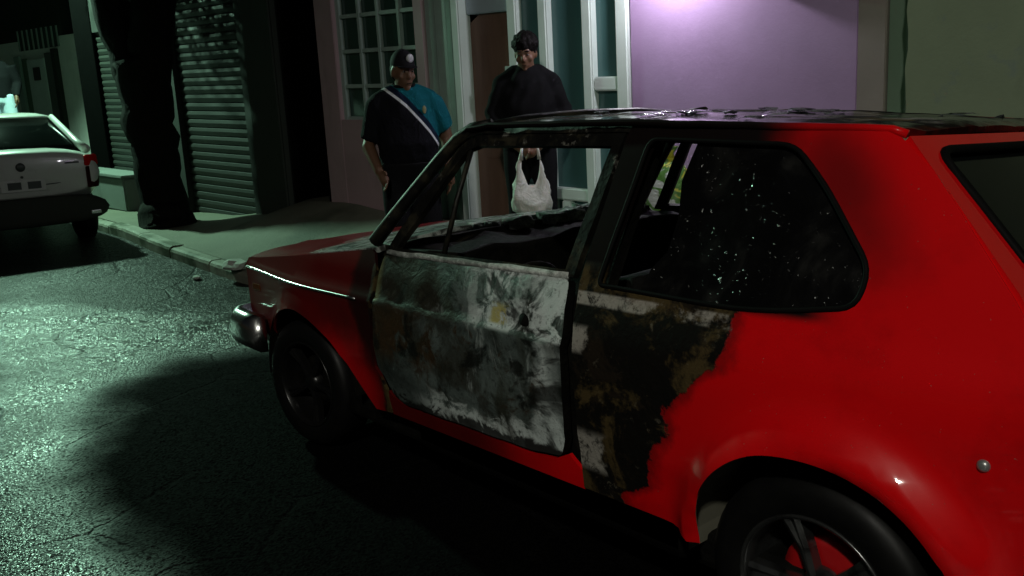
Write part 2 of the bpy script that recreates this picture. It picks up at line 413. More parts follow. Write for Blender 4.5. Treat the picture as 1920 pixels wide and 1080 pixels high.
    def smask(g):
        X = g.xyz(); x = X[0]; n2 = g.ma('SUBTRACT', g.noise(4, 5, .6, off=2), .5)
        return g.ma('MULTIPLY', g.step(g.ma('ADD', x, g.ma('MULTIPLY', n2, .3)), 1.75, 1.15), .88), 0.0, None  # red darkens towards the front of the sill
    M['red_sill'] = paint('darkened_red_sill_paint', smask); M['red'] = paint('red_car_paint'); M['red_quarter'] = paint('burnt_red_quarter_paint', qmask)
    M['red_fender'] = paint('sooty_shaded_red_wing_paint', fmask, (.46, .002, .005)); M['red_roof'] = paint('burnt_red_roof_paint', rmask, wet=1)
    # burnt door skin: bare grey steel, char, white ash, rust
    g = G('burnt_door_steel', .55, .25); X = g.xyz(); x, z = X[0], X[2]
    n1 = g.noise(4.2, 7, .62, .5); n2 = g.noise(9, 7, .68, 1.2, off=3); n3 = g.noise(2.1, 5, .6, .4, (1, 1, .45), off=7); n4 = g.noise(16, 6, .7, .6, off=5)
    c = g.mix(g.step(n3, .38, .66), (.04, .052, .048), (.17, .215, .20))
    c = g.mix(g.ma('MULTIPLY', g.step(n1, .50, .60), .85), c, (.016, .019, .014))
    vs_ = g.noise(7, 5, .6, .3, (1, 1, .22), off=11); c = g.mix(g.ma('MULTIPLY', g.step(vs_, .52, .66), .8), c, (.040, .042, .028))
    rust = g.ma('MULTIPLY', g.step(g.ma('ADD', n2, g.lin(x, .7, 1.5, .14, -.12)), .50, .62), g.ma('MULTIPLY', g.step(z, .52, .60), g.step(z, .78, .73)))
    c = g.mix(rust, c, (.055, .032, .013))
    up = g.step(z, .752, .765)
    dark = g.ma('MULTIPLY', up, g.step(g.ma('ADD', n2, g.lin(x, .7, 1.5, .22, -.22)), .42, .56))
    c = g.mix(g.ma('MULTIPLY', dark, .9), c, g.mix(g.step(n4, .5, .65), (.016, .024, .018), (.075, .095, .07)))
    right = g.step(g.ma('ADD', x, g.ma('MULTIPLY', g.ma('SUBTRACT', n2, .5), .5)), 1.22, 1.36)
    ash = g.ma('MULTIPLY', g.ma('MULTIPLY', up, right), g.step(n2, .44, .53))
    edge = g.ma('MULTIPLY', g.step(g.ma('ADD', x, g.ma('MULTIPLY', g.ma('SUBTRACT', n1, .5), .3)), 1.50, 1.56), g.step(n3, .42, .54))
    bot = g.ma('MULTIPLY', g.step(g.ma('ADD', z, g.ma('MULTIPLY', g.ma('SUBTRACT', n2, .5), .22)), .475, .44), g.step(x, .85, 1.1))
    ash = g.ma('MAXIMUM', ash, g.ma('MULTIPLY', g.ma('MAXIMUM', edge, bot), .9))
    c = g.mix(ash, c, g.mix(n4, (.36, .44, .42), (.74, .80, .78)))
    n5 = g.noise(48, 6, .75, .3, off=2); n6 = g.noise(3.0, 6, .65, .7, off=21)
    c = g.mix(g.ma('MULTIPLY', g.step(n6, .52, .62), .75), c, g.mix(n5, (.010, .010, .008), (.045, .038, .022)))
    c = g.mix(g.ma('MULTIPLY', g.step(n5, .54, .64), .55), c, (.012, .013, .011)); c = g.mix(g.ma('MULTIPLY', g.step(n5, .42, .34), .15), c, (.30, .35, .33))
    chalk = g.ma('MULTIPLY', g.ma('MULTIPLY', g.step(g.noise(6, 7, .7, 1.0, (1, 1, .5), off=31), .53, .62), g.step(x, .95, 1.25)), .75); c = g.mix(chalk, c, g.mix(n5, (.22, .28, .26), (.58, .64, .62)))
    rs2 = g.ma('MULTIPLY', g.step(g.noise(5, 6, .7, .8, off=41), .55, .64), g.ma('MULTIPLY', g.step(z, .46, .52), g.step(z, .75, .70))); c = g.mix(g.ma('MULTIPLY', rs2, .85), c, (.045, .026, .012))
    blk = g.ma('MULTIPLY', g.step(g.noise(3.6, 6, .65, .6, off=51), .56, .63), .9); c = g.mix(blk, c, (.007, .008, .006))
    rag = g.step(g.ma('ADD', z, g.ma('MULTIPLY', g.ma('SUBTRACT', n2, .5), .20)), .425, .405); c = g.mix(g.ma('MULTIPLY', rag, .95), c, (.006, .006, .005))
    hx = g.step(g.ma('ADD', x, g.ma('MULTIPLY', g.ma('SUBTRACT', n2, .5), .15)), 1.44, 1.47)
    c = g.mix(g.ma('MULTIPLY', hx, g.step(g.ma('ADD', z, g.ma('MULTIPLY', g.ma('SUBTRACT', n1, .5), .15)), .45, .435)), c, (.01, .009, .008))
    fe = g.step(g.ma('ADD', x, g.ma('MULTIPLY', g.ma('SUBTRACT', n1, .5), .06)), .735, .70); c = g.mix(g.ma('MULTIPLY', fe, up), c, (.13, .12, .045))
    yel = g.ma('MULTIPLY', g.ma('MULTIPLY', g.step(x, 1.33, 1.36), g.step(x, 1.44, 1.41)), g.ma('MULTIPLY', g.step(z, .77, .78), g.step(z, .845, .82)))
    c = g.mix(g.ma('MULTIPLY', yel, g.step(n4, .42, .52)), c, (.40, .36, .13))
    g.col(c); g.rgh(g.mixf(ash, .48, .85)); g.met(g.mixf(ash, .3, 0))
    g.bump(g.ma('ADD', g.ma('ADD', g.ma('MULTIPLY', n2, .7), g.ma('MULTIPLY', n4, .5)), g.ma('MULTIPLY', n5, .12)), .45, .02); M['burnt_door'] = g.m
    # charred surfaces
    g = G('charred_black', .75, 0, .10); a = g.noise(9, 7, .7); b = g.noise(30, 5, .7, off=3)
    c = g.mix(g.step(a, .45, .7), (.003, .003, .0025), (.009, .008, .006)); c = g.mix(g.step(b, .70, .76), c, (.05, .05, .045))
    g.col(c); g.rgh(g.lin(a, .3, .7, .55, .9)); g.bump(g.noise(40, 6, .7), .7, .01); M['char'] = g.m
    g = G('burnt_bare_frame_steel', .42, .45); a = g.noise(6, 7, .7, .5, (1, 1, 1)); b = g.noise(13, 6, .7, off=3)
    c = g.mix(g.step(a, .50, .64), (.006, .006, .005), (.036, .031, .018)); c = g.mix(g.step(b, .62, .70), c, (.20, .195, .17))
    g.col(c); g.rgh(g.lin(a, .3, .7, .35, .7)); g.bump(b, .5, .008); M['frame'] = g.m
    g = G('grey_ash', .9); a = g.noise(14, 7, .7); g.col(g.mix(g.step(a, .4, .65), (.22, .24, .22), (.72, .76, .72))); g.bump(g.noise(40, 6, .7), .9, .02); M['ash'] = g.m
    g = G('highlight_wet_blister', .14, .6); a = g.noise(20, 4); g.col(g.mix(g.step(a, .4, .6), (.10, .10, .11), (.62, .63, .68))); g.bump(g.noise(40, 3), .5, .01); M['blister'] = g.m
    M['knob'] = simple('worn_bright_metal', (.42, .43, .42), .35, .7)
    M['rubber'] = simple('tyre_rubber', (.004, .004, .004), .5, 0, .3, 20, .2)
    M['black_trim'] = simple('black_rubber_trim', (.004, .004, .004), .65, 0, .2, 9, .06)
    g = G('alloy_rim', .25, .9); a = g.noise(20, 5); g.col(g.mix(g.step(a, .4, .7), (.16, .165, .165), (.05, .05, .05))); M['alloy'] = g.m
    M['alloy_dark'] = simple('dark_alloy_rim', (.03, .03, .03), .3, .8)  # darker copy of the alloy for the front rims
    g = G('chrome', .26, 1.0); g.col((.75, .77, .76)); M['chrome'] = g.m
    M['drum_red'] = simple('red_brake_drum', (.40, .004, .006), .45)
    M['well'] = simple('wheel_well_primer', (.16, .155, .115), .8, 0, .5, 4)
    g = G('sooted_glass', .10, 0, .5); sp = g.ma('ADD', g.noise(105, 2, .5), g.ma('MULTIPLY', g.ma('SUBTRACT', g.noise(7, 3, off=5), .5), .30)); sm = g.noise(6, 5, .6, 1, off=9); c = g.mix(g.step(sp, .735, .775), g.mix(g.step(sm, .5, .75), (.0025, .0025, .0025), (.010, .010, .009)), (.40, .42, .40)); g.col(c); g.rgh(g.lin(sm, .3, .7, .12, .4))
    g.bump(g.step(sp, .68, .76), .5, .004); M['soot_glass'] = g.m
    g = G('tinted_rear_glass', .10, 0, .22); g.col((.003, .004, .004)); M['tint'] = g.m
    g = G('amber_lens', .15); g.col((.10, .03, .004)); M['amber'] = g.m
    g = G('headlamp_lens', .08); g.col((.5, .52, .5)); M['lens'] = g.m
    # white car
    M['white_paint'] = simple('white_car_paint', (.62, .64, .60), .3, 0, .08, 3); M['white_paint'].node_tree.nodes['Principled BSDF'].inputs['Coat Weight'].default_value = .5
    M['bumper_grey'] = simple('grey_bumper_plastic', (.035, .042, .032), .75, 0, .25, 9, .15)
    g = G('red_tail_lens', .2); g.col((.55, .006, .006)); M['tail_red'] = g.m
    g = G('dark_tail_lens', .2); g.col((.03, .004, .004)); M['tail_dark'] = g.m
    M['mark_dark'] = simple('dark_emblem', (.05, .06, .055), .4)
    M['plate'] = simple('number_plate_white', (.6, .62, .58), .5)
    # people, bags
    M['skin1'] = simple('skin_brown', (.13, .065, .036), .55, 0, .1); M['skin2'] = simple('skin_tan', (.15, .075, .043), .55, 0, .1)
    M['hair'] = simple('black_hair', (.006, .005, .005), .6, 0, .4, 60, .08, bump=.8, bscale=120)
    M['black_cloth'] = simple('black_cloth', (.006, .006, .007), .9, spec=.08, bump=.8, bscale=9)
    M['dark_trousers'] = simple('dark_trousers', (.010, .010, .012), .9, spec=.08, bump=.3, bscale=14)
    M['pale_jeans'] = simple('pale_jeans', (.42, .52, .60), .85, bump=.3, bscale=14)
    M['shoe'] = simple('dark_shoe', (.012, .011, .010), .6)
    M['cap_black'] = simple('black_cap', (.012, .012, .014), .8, spec=.08); M['cap_white'] = simple('white_cap_emblem', (.45, .47, .48), .7)
    g = G('two_tone_polo', .85, 0, .1); X = g.xyz(); x, z = X[0], X[2]
    d = g.ma('SUBTRACT', z, g.curve(g.lin(x, -.30, .30), [(0, .86), (.25, .81), (.5, .66), (.75, .47), (1, .20)]))
    d = g.ma('SUBTRACT', z, g.ma('ADD', .80, g.ma('MULTIPLY', g.curve(g.lin(x, -.30, .30), [(0, .99), (.25, .92), (.5, .72), (.75, .46), (1, .14)]), .62)))
    tl = g.mix(g.noise(6, 4), (.004, .080, .105), (.006, .120, .150))
    c = g.mix(g.step(d, -.012, -.006), (.006, .006, .009), (.62, .66, .68)); c = g.mix(g.step(d, .012, .018), c, (.006, .012, .03)); c = g.mix(g.step(d, .06, .07), c, tl)
    g.col(c); g.bump(g.noise(9, 5, .6, 1.2, (1, 1, .6)), .8, .03); M['polo'] = g.m
    M['eye'] = simple('eye_white', (.16, .15, .14), .5, 0, .1, 9, .1)
    M['badge'] = simple('yellow_badge', (.22, .22, .10), .7)
    g = G('white_plastic_bag', .4, 0, .5); a = g.noise(12, 5, .6, 1); g.col(g.mix(a, (.50, .54, .48), (.78, .80, .74))); g.b.inputs['Subsurface Weight'].default_value = .1; g.bump(g.noise(14, 5, .6, 1.5), .7, .02); M['bag_white'] = g.m
    g = G('printed_plastic_bag', .4, 0, .5); a = g.noise(5.5, 3, .5, 1.6); c = g.mix(g.step(a, .44, .48), (.70, .76, .74), (.10, .26, .05)); c = g.mix(g.step(a, .55, .58), c, (.62, .62, .06)); g.col(c); g.bump(g.noise(14, 5, .6, 1.5), .7, .02); M['bag_print'] = g.m
    M['debris'] = simple('pale_rubble', (.40, .42, .38), .9, 0, .4, 20, bump=.6)
    M['bottle_green'] = simple('green_plastic', (.01, .10, .02), .3)
build_materials()

# ---------------------------------------------------------------- setting: street, kerb, pavement
def zr(x): return interp(x, [-60, -12, -9, -7, -5.8, -4.25, -3.2, -2], [.55, .33, .29, .235, .15, .055, .015, 0])
def yk(x): return interp(x, [-60, -8, -5.8, -4.25, -3.8, -2.6, 30], [.60, .60, .60, .67, .69, .84, .88])
FYAW = R(6); FO = Vector((-1.0, 2.4, 0)); FE = Vector((math.cos(FYAW), math.sin(FYAW), 0)); FN = Vector((math.sin(FYAW), -math.cos(FYAW), 0)); SH = -.045
def F(s, z, d=0): return FO+FE*s+FN*d+Vector((0, 0, z+SH*s))
def zs(x, y):
    k = yk(x); t = max(0, min(1, (y-k-.14)/(2.05-k-.14))); base = zr(x)+.10
    top = sinterp(x, [-8.5, -6.8, -5.9, -5.2, -4.6, -3.6, -2.5, 0, 6], [.36, .36, .44, .60, .60, .50, .46, .36, .25])
    t = t*t*(3-2*t)*.65+t*.35
    b = .012*mnoise.noise(Vector((x*1.3, y*1.5, 0)))+.02*t*mnoise.noise(Vector((x*.7, y*.9, 5)))
    return base+(top-base)*t+b*min(1, t*6)
def grid(name, xs, ts, f, mat):
    bm = bmesh.new(); V = [[bm.verts.new(f(x, t)) for t in ts] for x in xs]
    for i in range(len(xs)-1):
        for j in range(len(ts)-1): bm.faces.new((V[i][j], V[i+1][j], V[i+1][j+1], V[i][j+1]))
    bmesh.ops.recalc_face_normals(bm, faces=bm.faces[:])
    if sum(f_.normal.z for f_ in bm.faces) < 0: bmesh.ops.reverse_faces(bm, faces=bm.faces[:])
    return obj(name, bm, mat, None, True)
def build_ground():
    xs = [-120, -60, -40, -25, -18]+[-14+.25*i for i in range(89)]+[10, 14, 22, 40, 80]
    ts = [0, .02, .05, .1, .15, .2, .26, .32, .4, .5, .7, 1]
    ya = lambda x, t: (yk(x)+.05)*(1-t)-60*t
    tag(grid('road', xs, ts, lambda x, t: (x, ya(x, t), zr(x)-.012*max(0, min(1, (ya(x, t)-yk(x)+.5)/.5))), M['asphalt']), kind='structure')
    ys = [i/24 for i in range(25)]+[1.5, 3, 8, 30]
    tag(grid('pavement', xs, ys, lambda x, t: (x, yk(x)+.13+t*1.95, zs(x, yk(x)+.13+t*1.95)), M['concrete']), kind='structure')
    # kerb of separate worn stones
    k = tag(empty('kerb', (0, 0, 0)), kind='structure')
    x = 9.0; rnd = random.Random(3)
    while x > -16:
        L = .80+rnd.random()*.25; x2 = x-L; g = .012
        bm = bmesh.new()
        n = 8; rings = []
        dz = rnd.uniform(-.012, .012); dy = rnd.uniform(-.012, .012)
        for i in range(n+1):
            xx = x-g+(x2+g-x+g)*i/n*1.0; xx = x-g-(L-2*g)*i/n
            y0 = yk(xx)+dy; z0 = zr(xx)-.06; z1 = zr(xx)+.10+dz
            w1 = .012*mnoise.noise(Vector((xx*7, 1, 0))); w2 = .014*mnoise.noise(Vector((xx*9, 4, 0)))
            rings.append([(xx, y0+w1*.5, z0), (xx, y0+w1, z1-.035), (xx, y0+.012+w1, z1-.012+w2), (xx, y0+.04, z1+w2*.6), (xx, y0+.15, z1+w2*.3), (xx, y0+.15, z0)])
        obj('kerb_stone', ring_loft(rings), M['kerb'], k, False)
        x = x2
    # dark joint lines and grass-stained crumbs beside the kerb
    rb = random.Random(5)
    spots = [(-4.12, .55, .10, 'large pale lump of rubble on the kerb ahead of the red car', .2), (-4.45, .45, .04, 'small pale rubble piece on the road below the kerb', None)]
    for (px, py, r, lab, z) in spots:
        bm = bmesh.new(); bmesh.ops.create_icosphere(bm, subdivisions=2, radius=r)
        for v in bm.verts:
            v.co *= 1+.45*mnoise.noise(v.co*14+Vector((px, 0, 0))); v.co.z = max(v.co.z*.6, -r*.25); v.co.x *= 1.5
        o = obj('rubble_piece', bm, M['debris']); o.location = (px, py+(.12 if z else 0), (zr(px)+.115 if z else zr(px))+r*.2); tag(o, lab, 'rubble', 'rubble by the kerb')
build_ground()
# ---------------------------------------------------------------- buildings
def fbox(s0, s1, z0, z1, d0, d1, bm=None, nz=6):
    """box on the street front: s along it, z up (courses follow the slope), d towards the street"""
    bm = bm or bmesh.new()
    P = [F(s, z, d) for d in (d0, d1) for (s, z) in ((s0, z0), (s1, z0), (s1, z1), (s0, z1))]
    v = [bm.verts.new(p) for p in P]
    for q in ((0, 1, 2, 3), (7, 6, 5, 4), (0, 4, 5, 1), (1, 5, 6, 2), (2, 6, 7, 3), (3, 7, 4, 0)): bm.faces.new([v[i] for i in q])
    bmesh.ops.recalc_face_normals(bm, faces=bm.faces[:])
    return bm
def fb(name, par, mat, s0, s1, z0, z1, d0, d1, bev=.006):
    bm = fbox(s0, s1, z0, z1, d0, d1)
    if bev: bmesh.ops.bevel(bm, geom=bm.edges[:]+bm.verts[:], offset=bev, segments=2, affect='EDGES')
    return obj(name, bm, mat, par)
def build_lilac_house():
    H = tag(empty('lilac_house', F(0, 0, -.1)), 'lilac plastered house with white framed glazed door and gridded window', 'house')
    def part(*a, **k):
        par = a[1]; o = fb(*a, **k); o.matrix_parent_inverse = Matrix.Translation(H.location).inverted() if par is H else Matrix.Identity(4)
        return o
    inv = Matrix.Translation(H.location).inverted()
    Z0, Z1 = -.2, 5.2
    part('wall', H, M['purple'], .075, 1.69, Z0, Z1, -.25, 0)
    for a in ((-3.72, -3.43), ): part('wall', H, M['pinkdark'], a[0], a[1], Z0, Z1, -.25, 0)
    part('wall', H, M['pinkdark'], -3.43, -2.24, Z0, 1.25, -.25, -.003)
    part('wall', H, M['pinkdark'], -3.43, -2.24, 2.89, Z1, -.25, -.003)
    part('wall', H, M['pinkdark'], -2.24, -2.12, Z0, Z1, -.25, 0)
    part('wall', H, M['palewall'], -1.63, -1.105, 2.13, Z1, -.25, -.06)  # pale colour stands for the lit top of the recess
    part('wall', H, M['purple'], -2.12, .075, 3.2, Z1, -.25, -.015)
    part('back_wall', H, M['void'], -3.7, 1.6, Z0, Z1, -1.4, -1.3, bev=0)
    # gridded window
    W = empty('window', (0, 0, 0), 0, H); W.matrix_parent_inverse = inv
    xs = [-3.41, -3.085, -2.80, -2.50, -2.25]; zz = [1.263, 1.569, 1.897, 2.221, 2.54, 2.87]
    for i in range(4):
        for j in range(5): fb('pane', W, M['glass_dark'], xs[i]+.018, xs[i+1]-.018, zz[j]+.018, zz[j+1]-.018, -.10, -.085, 0)
    for i, s in enumerate(xs): fb('glazing_bar', W, M['pale_metal'], s-(.034 if i in (0,) else .02), s+(.034 if i in (0,) else .02), 1.245, 2.89, -.115, -.045, .004)
    for j, z in enumerate(zz):
        for i in range(4): fb('glazing_bar', W, M['pale_metal'], xs[i]+.021, xs[i+1]-.021, z-.018, z+.018, -.112, -.05, .003)
    # aged pale side door of vertical strips, white post
    D = empty('side_door', (0, 0, 0), 0, H); D.matrix_parent_inverse = inv
    s = -2.12
    for wd, dd in ((.07, .02), (.06, -.03), (.10, .0), (.05, .03), (.11, -.02)):
        fb('door_strip', D, M['pale_metal'], s+.003, s+wd-.003, Z0+.3, 3.19, -.10, dd-.05, .006); s += wd
    part('white_post', H, M['white_metal'], -1.725, -1.635, Z0, 3.19, -.12, .035, bev=.012)
    # brown door drawn for the shaded recess; its clipped head is the shadow edge
    bm = panel_bm([[(-1.63, -.1), (-1.115, -.1), (-1.115, 2.20), (-1.22, 2.19), (-1.48, 2.15), (-1.63, 2.06)]], lambda a, b: F(a, b, -.10), .05, .12, flip=False)
    o = obj('recess_shadow_door', bm, [M['wood'], M['wood']], H); o.matrix_parent_inverse = inv
    for a, b in ((.35, .95), (1.10, 1.95)):
        q = fb('door_panel', o, M['wood'], -1.52, -1.20, a, b, -.10, -.085, .008)
    # white framed glazed door
    D = empty('glazed_door', (0, 0, 0), 0, H); D.matrix_parent_inverse = inv
    st = [(-1.10, -1.0), (-.777, -.688), (-.352, -.262), (-.045, .062)]
    for a, b in st: fb('stile', D, M['white_metal'], a, b, -.05, 3.19, -.10, .02, .012)
    gaps = [(-1.0, -.777), (-.688, -.352), (-.262, -.045)]
    for i, (a, b) in enumerate(gaps):
        rails = [(-.05, .06), (.67, .765), (3.05, 3.15)]+([(1.498, 1.60)] if i == 2 else [])
        if i == 1: rails += []
        for z0, z1 in rails: fb('rail', D, M['white_metal'], a+.001, b-.001, z0, z1, -.09, .005, .01)
        fb('pane', D, M['glass_teal'], a+.001, b-.001, -.05, 3.15, -.06, -.05, 0)
    fb('stile', D, M['white_metal'], -.62, -.53, .062, .668, -.09, .003, .01)
    fb('lock_case', D, M['pale_metal'], -1.13, -1.08, 1.60, 1.70, .02, .035, .004)
    return H
build_lilac_house()
def build_neighbours():
    H = tag(empty('olive_house', F(3.5, 0, -.1)), 'olive grey rendered wall of the house right of the lilac one', 'house')
    inv = Matrix.Translation(H.location).inverted()
    def part(name, mat, *a, **k):
        o = fb(name, H, mat, *a, **k); o.matrix_parent_inverse = inv; return o
    part('corner_pier', M['taupe'], 1.693, 1.857, -.2, 5.0, -.25, .012)
    part('drain_band', M['mossband'], 1.861, 2.045, -.2, 5.0, -.25, -.012)
    bm = panel_bm([[(2.065, -.2)]+[(2.065+.004*math.sin(k*1.7)+.004*math.sin(k*4.1), -.2+k*.1) for k in range(1, 52)]+[(9.5, 5.0), (9.5, -.2)]], lambda a, b: F(a, b, .016), .25, .35, flip=True)
    o = obj('wall', bm, [M['olive'], M['olive']], H); o.matrix_parent_inverse = inv
    # shuttered building to the left
    H2 = tag(empty('shuttered_building', F(-5.5, 0, -.1)), 'dark shuttered shop building with black doorway left of the lilac house', 'building')
    inv2 = Matrix.Translation(H2.location).inverted()
    def p2(name, mat, *a, **k):
        o = fb(name, H2, mat, *a, **k); o.matrix_parent_inverse = inv2; return o
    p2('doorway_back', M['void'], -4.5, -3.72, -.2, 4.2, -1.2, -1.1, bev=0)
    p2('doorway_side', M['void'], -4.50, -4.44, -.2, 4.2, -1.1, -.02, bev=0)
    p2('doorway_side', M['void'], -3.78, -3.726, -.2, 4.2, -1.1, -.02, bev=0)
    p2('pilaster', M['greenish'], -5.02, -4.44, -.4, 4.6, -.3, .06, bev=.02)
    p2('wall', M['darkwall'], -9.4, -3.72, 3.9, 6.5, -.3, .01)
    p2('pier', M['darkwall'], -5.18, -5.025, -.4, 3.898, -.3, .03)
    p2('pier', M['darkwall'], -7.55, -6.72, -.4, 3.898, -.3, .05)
    def shutter(mat, s0, s1, z0, z1, pitch):
        T = empty('roller_shutter', (0, 0, 0), 0, H2); T.matrix_parent_inverse = inv2
        prof = [(-.06, 0), (-.025, .02), (-.012, .5), (-.02, .85), (-.06, 1.0)]
        z = z0
        while z < z1:
            bm = bmesh.new(); ra = []; rb_ = []
            for d, t in prof: ra.append(bm.verts.new(F(s0, z+t*pitch, d))); rb_.append(bm.verts.new(F(s1, z+t*pitch, d)))
            for k in range(len(prof)-1): bm.faces.new((ra[k], rb_[k], rb_[k+1], ra[k+1]))
            bm.faces.new((ra[-1], rb_[-1], rb_[0], ra[0])); bm.faces.new(ra); bm.faces.new(rb_[::-1])
            bmesh.ops.recalc_face_normals(bm, faces=bm.faces[:])
            obj('slat', bm, mat, T); z += pitch
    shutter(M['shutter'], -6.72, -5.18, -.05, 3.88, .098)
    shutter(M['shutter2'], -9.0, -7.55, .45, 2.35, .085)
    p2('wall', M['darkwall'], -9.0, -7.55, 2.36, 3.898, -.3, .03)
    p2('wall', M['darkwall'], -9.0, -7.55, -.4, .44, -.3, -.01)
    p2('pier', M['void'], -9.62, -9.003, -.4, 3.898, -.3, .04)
    # whitewashed step in front of the pale shutter
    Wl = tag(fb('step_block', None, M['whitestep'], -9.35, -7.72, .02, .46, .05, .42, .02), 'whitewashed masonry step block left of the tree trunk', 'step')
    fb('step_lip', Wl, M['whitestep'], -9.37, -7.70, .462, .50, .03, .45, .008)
    # white house at the far left
    yaw = R(19); P0 = Vector((-12.782, 1.978, 0)); e = Vector((math.cos(yaw), math.sin(yaw), 0)); n = Vector((math.sin(yaw), -math.cos(yaw), 0))
    H3 = tag(empty('white_house', P0), 'white plastered house far left beyond the white car', 'house'); inv3 = Matrix.Translation(P0).inverted()
    def q(name, mat, s0, s1, z0, z1, d0, d1, par=None, bev=.01):
        bm = bmesh.new(); P = [P0+e*s+n*d+Vector((0, 0, z)) for d in (d0, d1) for (s, z) in ((s0, z0), (s1, z0), (s1, z1), (s0, z1))]
        v = [bm.verts.new(p) for p in P]
        for f in ((0, 1, 2, 3), (7, 6, 5, 4), (0, 4, 5, 1), (1, 5, 6, 2), (2, 6, 7, 3), (3, 7, 4, 0)): bm.faces.new([v[i] for i in f])
        bmesh.ops.recalc_face_normals(bm, faces=bm.faces[:]); bevel(bm, bev, 2)
        o = obj(name, bm, mat, par or H3)
        if par is None: o.matrix_parent_inverse = inv3
        return o
    q('wall', M['whitewall'], -7, .05, .1, 3.05, -.3, 0)
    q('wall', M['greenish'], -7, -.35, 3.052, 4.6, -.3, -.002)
    W = q('window', M['glass_dark'], -1.60, -.45, 2.88, 3.22, .002, .012)
    for k in range(9): q('window_bar', M['pale_metal'], -1.60+k*.141, -1.57+k*.141, 2.88, 3.22, .013, .03, W, .003)
    q('doorframe', M['pale_metal'], -1.78, -1.62, .2, 2.80, .002, .05)
    q('green_strip', M['mossband'], -1.60, -1.44, .2, 2.75, .002, .02)  # dull green strip between door frame and door
    q('door', M['white_metal'], -1.42, -.92, .2, 2.72, .002, .04)
    q('notice_board', M['mark_dark'], -1.25, -1.06, 2.36, 2.58, .041, .05)
    q('drainpipe', M['greenish'], -.62, -.52, .2, 2.85, .002, .09)
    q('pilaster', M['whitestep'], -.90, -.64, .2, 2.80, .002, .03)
build_neighbours()
# unseen box above the frame, added to throw the shadow on the lilac wall
mc = tag(fb('shadow_box', None, M['taupe'], 1.09, 1.68, 2.115, 2.75, .002, .15, .008), 'grey box added out of view to shadow the lilac wall', 'shadow box')
# ---------------------------------------------------------------- lamps of the place
def light(name, ty, loc, energy, color, par, **k):
    l = bpy.data.lights.new(name, ty); l.energy = energy; l.color = color
    for a, b in k.items(): setattr(l, a, b)
    o = bpy.data.objects.new(name, l); COL.objects.link(o); o.location = loc; o.parent = par; return o
def street_lamp(loc, reach, h, label, power, aim=None, cone=150, blend=.6, color=LAMP_GREEN, rad=.16):
    T = tag(empty('street_lamp', loc), label, 'street lamp', 'street lamps outside the picture')
    r = Vector(reach)
    obj('pole', tube_bm([(0, 0, 0), (0, 0, .5), (0, 0, h-.4)], [.09, .075, .05], 14), M['lamp_grey'], T, True)
    obj('base_plate', box_bm((-.17, -.17, 0), (.17, .17, .03), .008), M['lamp_grey'], T)
    obj('arm', tube_bm([(0, 0, h-.6), (r.x*.15, r.y*.15, h-.12), (r.x*.5, r.y*.5, h+.02), (r.x, r.y, h+.05)], [.045, .04, .035, .03], 12), M['lamp_grey'], T, True)
    u = r.normalized()
    rings = []
    for t, wd, hh in ((-.28, .05, .03), (-.15, .12, .06), (.1, .15, .075), (.3, .10, .05), (.36, .03, .02)):
        c = Vector((r.x, r.y, h+.06))+u*t; s_ = Vector((-u.y, u.x, 0))
        rings.append([c+s_*(wd*math.cos(a))+Vector((0, 0, max(0, hh*math.sin(a)*1.6))) for a in [2*math.pi*k/16 for k in range(16)]])
    hd = obj('lamp_head', ring_loft(rings), M['lamp_grey'], T, True)
    bm = lathe_bm([(0, -.012), (.09, -.01), (.11, 0)], 20, 'z'); ln = obj('lens', bm, M['lamp_glow'], T); ln.location = (r.x, r.y, h+.052)
    lo = light('lamp_light', 'SPOT', (r.x, r.y, h-.02), power, color, T, spot_size=R(cone), spot_blend=blend, shadow_soft_size=rad)
    d = (Vector(aim)-(Vector(loc)+Vector((r.x, r.y, h)))) if aim else Vector((0, 0, -1))
    lo.rotation_euler = d.to_track_quat('-Z', 'Y').to_euler()
    return T
street_lamp((7.2, -8.4, 0), (-1.7, 3.0, 0), 5.2, 'street lamp behind the camera on the opposite side', P_STREET_RIGHT, (3.0, -.9, .4), 100, 1.0, LAMP_PALE)
def facade_lamp():
    b = F(-9.3, 4.35, .01); T = tag(empty('street_lamp', b), 'street lamp on a wall bracket high on the shuttered building', 'street lamp', 'street lamps outside the picture')
    T.rotation_euler = (0, 0, FYAW)
    obj('wall_plate', box_bm((-.06, -.02, -.25), (.06, -.001, .10), .006), M['lamp_grey'], T)
    obj('bracket_arm', tube_bm([(0, -.02, -.15), (.02, -.3, .12), (.05, -.9, .2), (.06, -1.5, .2)], .028, 12), M['lamp_grey'], T, True)
    rings = [[(.06+wd*math.cos(a), t, .19+max(0, hh*math.sin(a)*1.6)) for a in [2*math.pi*k/16 for k in range(16)]] for t, wd, hh in ((-1.24, .05, .03), (-1.34, .10, .06), (-1.52, .12, .07), (-1.68, .08, .05), (-1.74, .03, .02))]
    obj('lamp_head', ring_loft(rings), M['lamp_grey'], T, True)
    obj('lens', lathe_bm([(0, -.012), (.07, -.01), (.09, 0)], 20, 'z'), M['lamp_glow'], T).location = (.06, -1.5, .182)
    lo = light('lamp_light', 'SPOT', (.06, -1.5, .10), P_STREET_LEFT, LAMP_GREEN, T, spot_size=R(172), spot_blend=.35, shadow_soft_size=.12)
    d = Vector((-6.5, -.8, 0))-(b+Vector((.1, -1.5, .1))); q = d.to_track_quat('-Z', 'Y'); lo.rotation_euler = (Matrix.Rotation(-FYAW, 3, 'Z')@q.to_matrix()).to_euler()
facade_lamp()
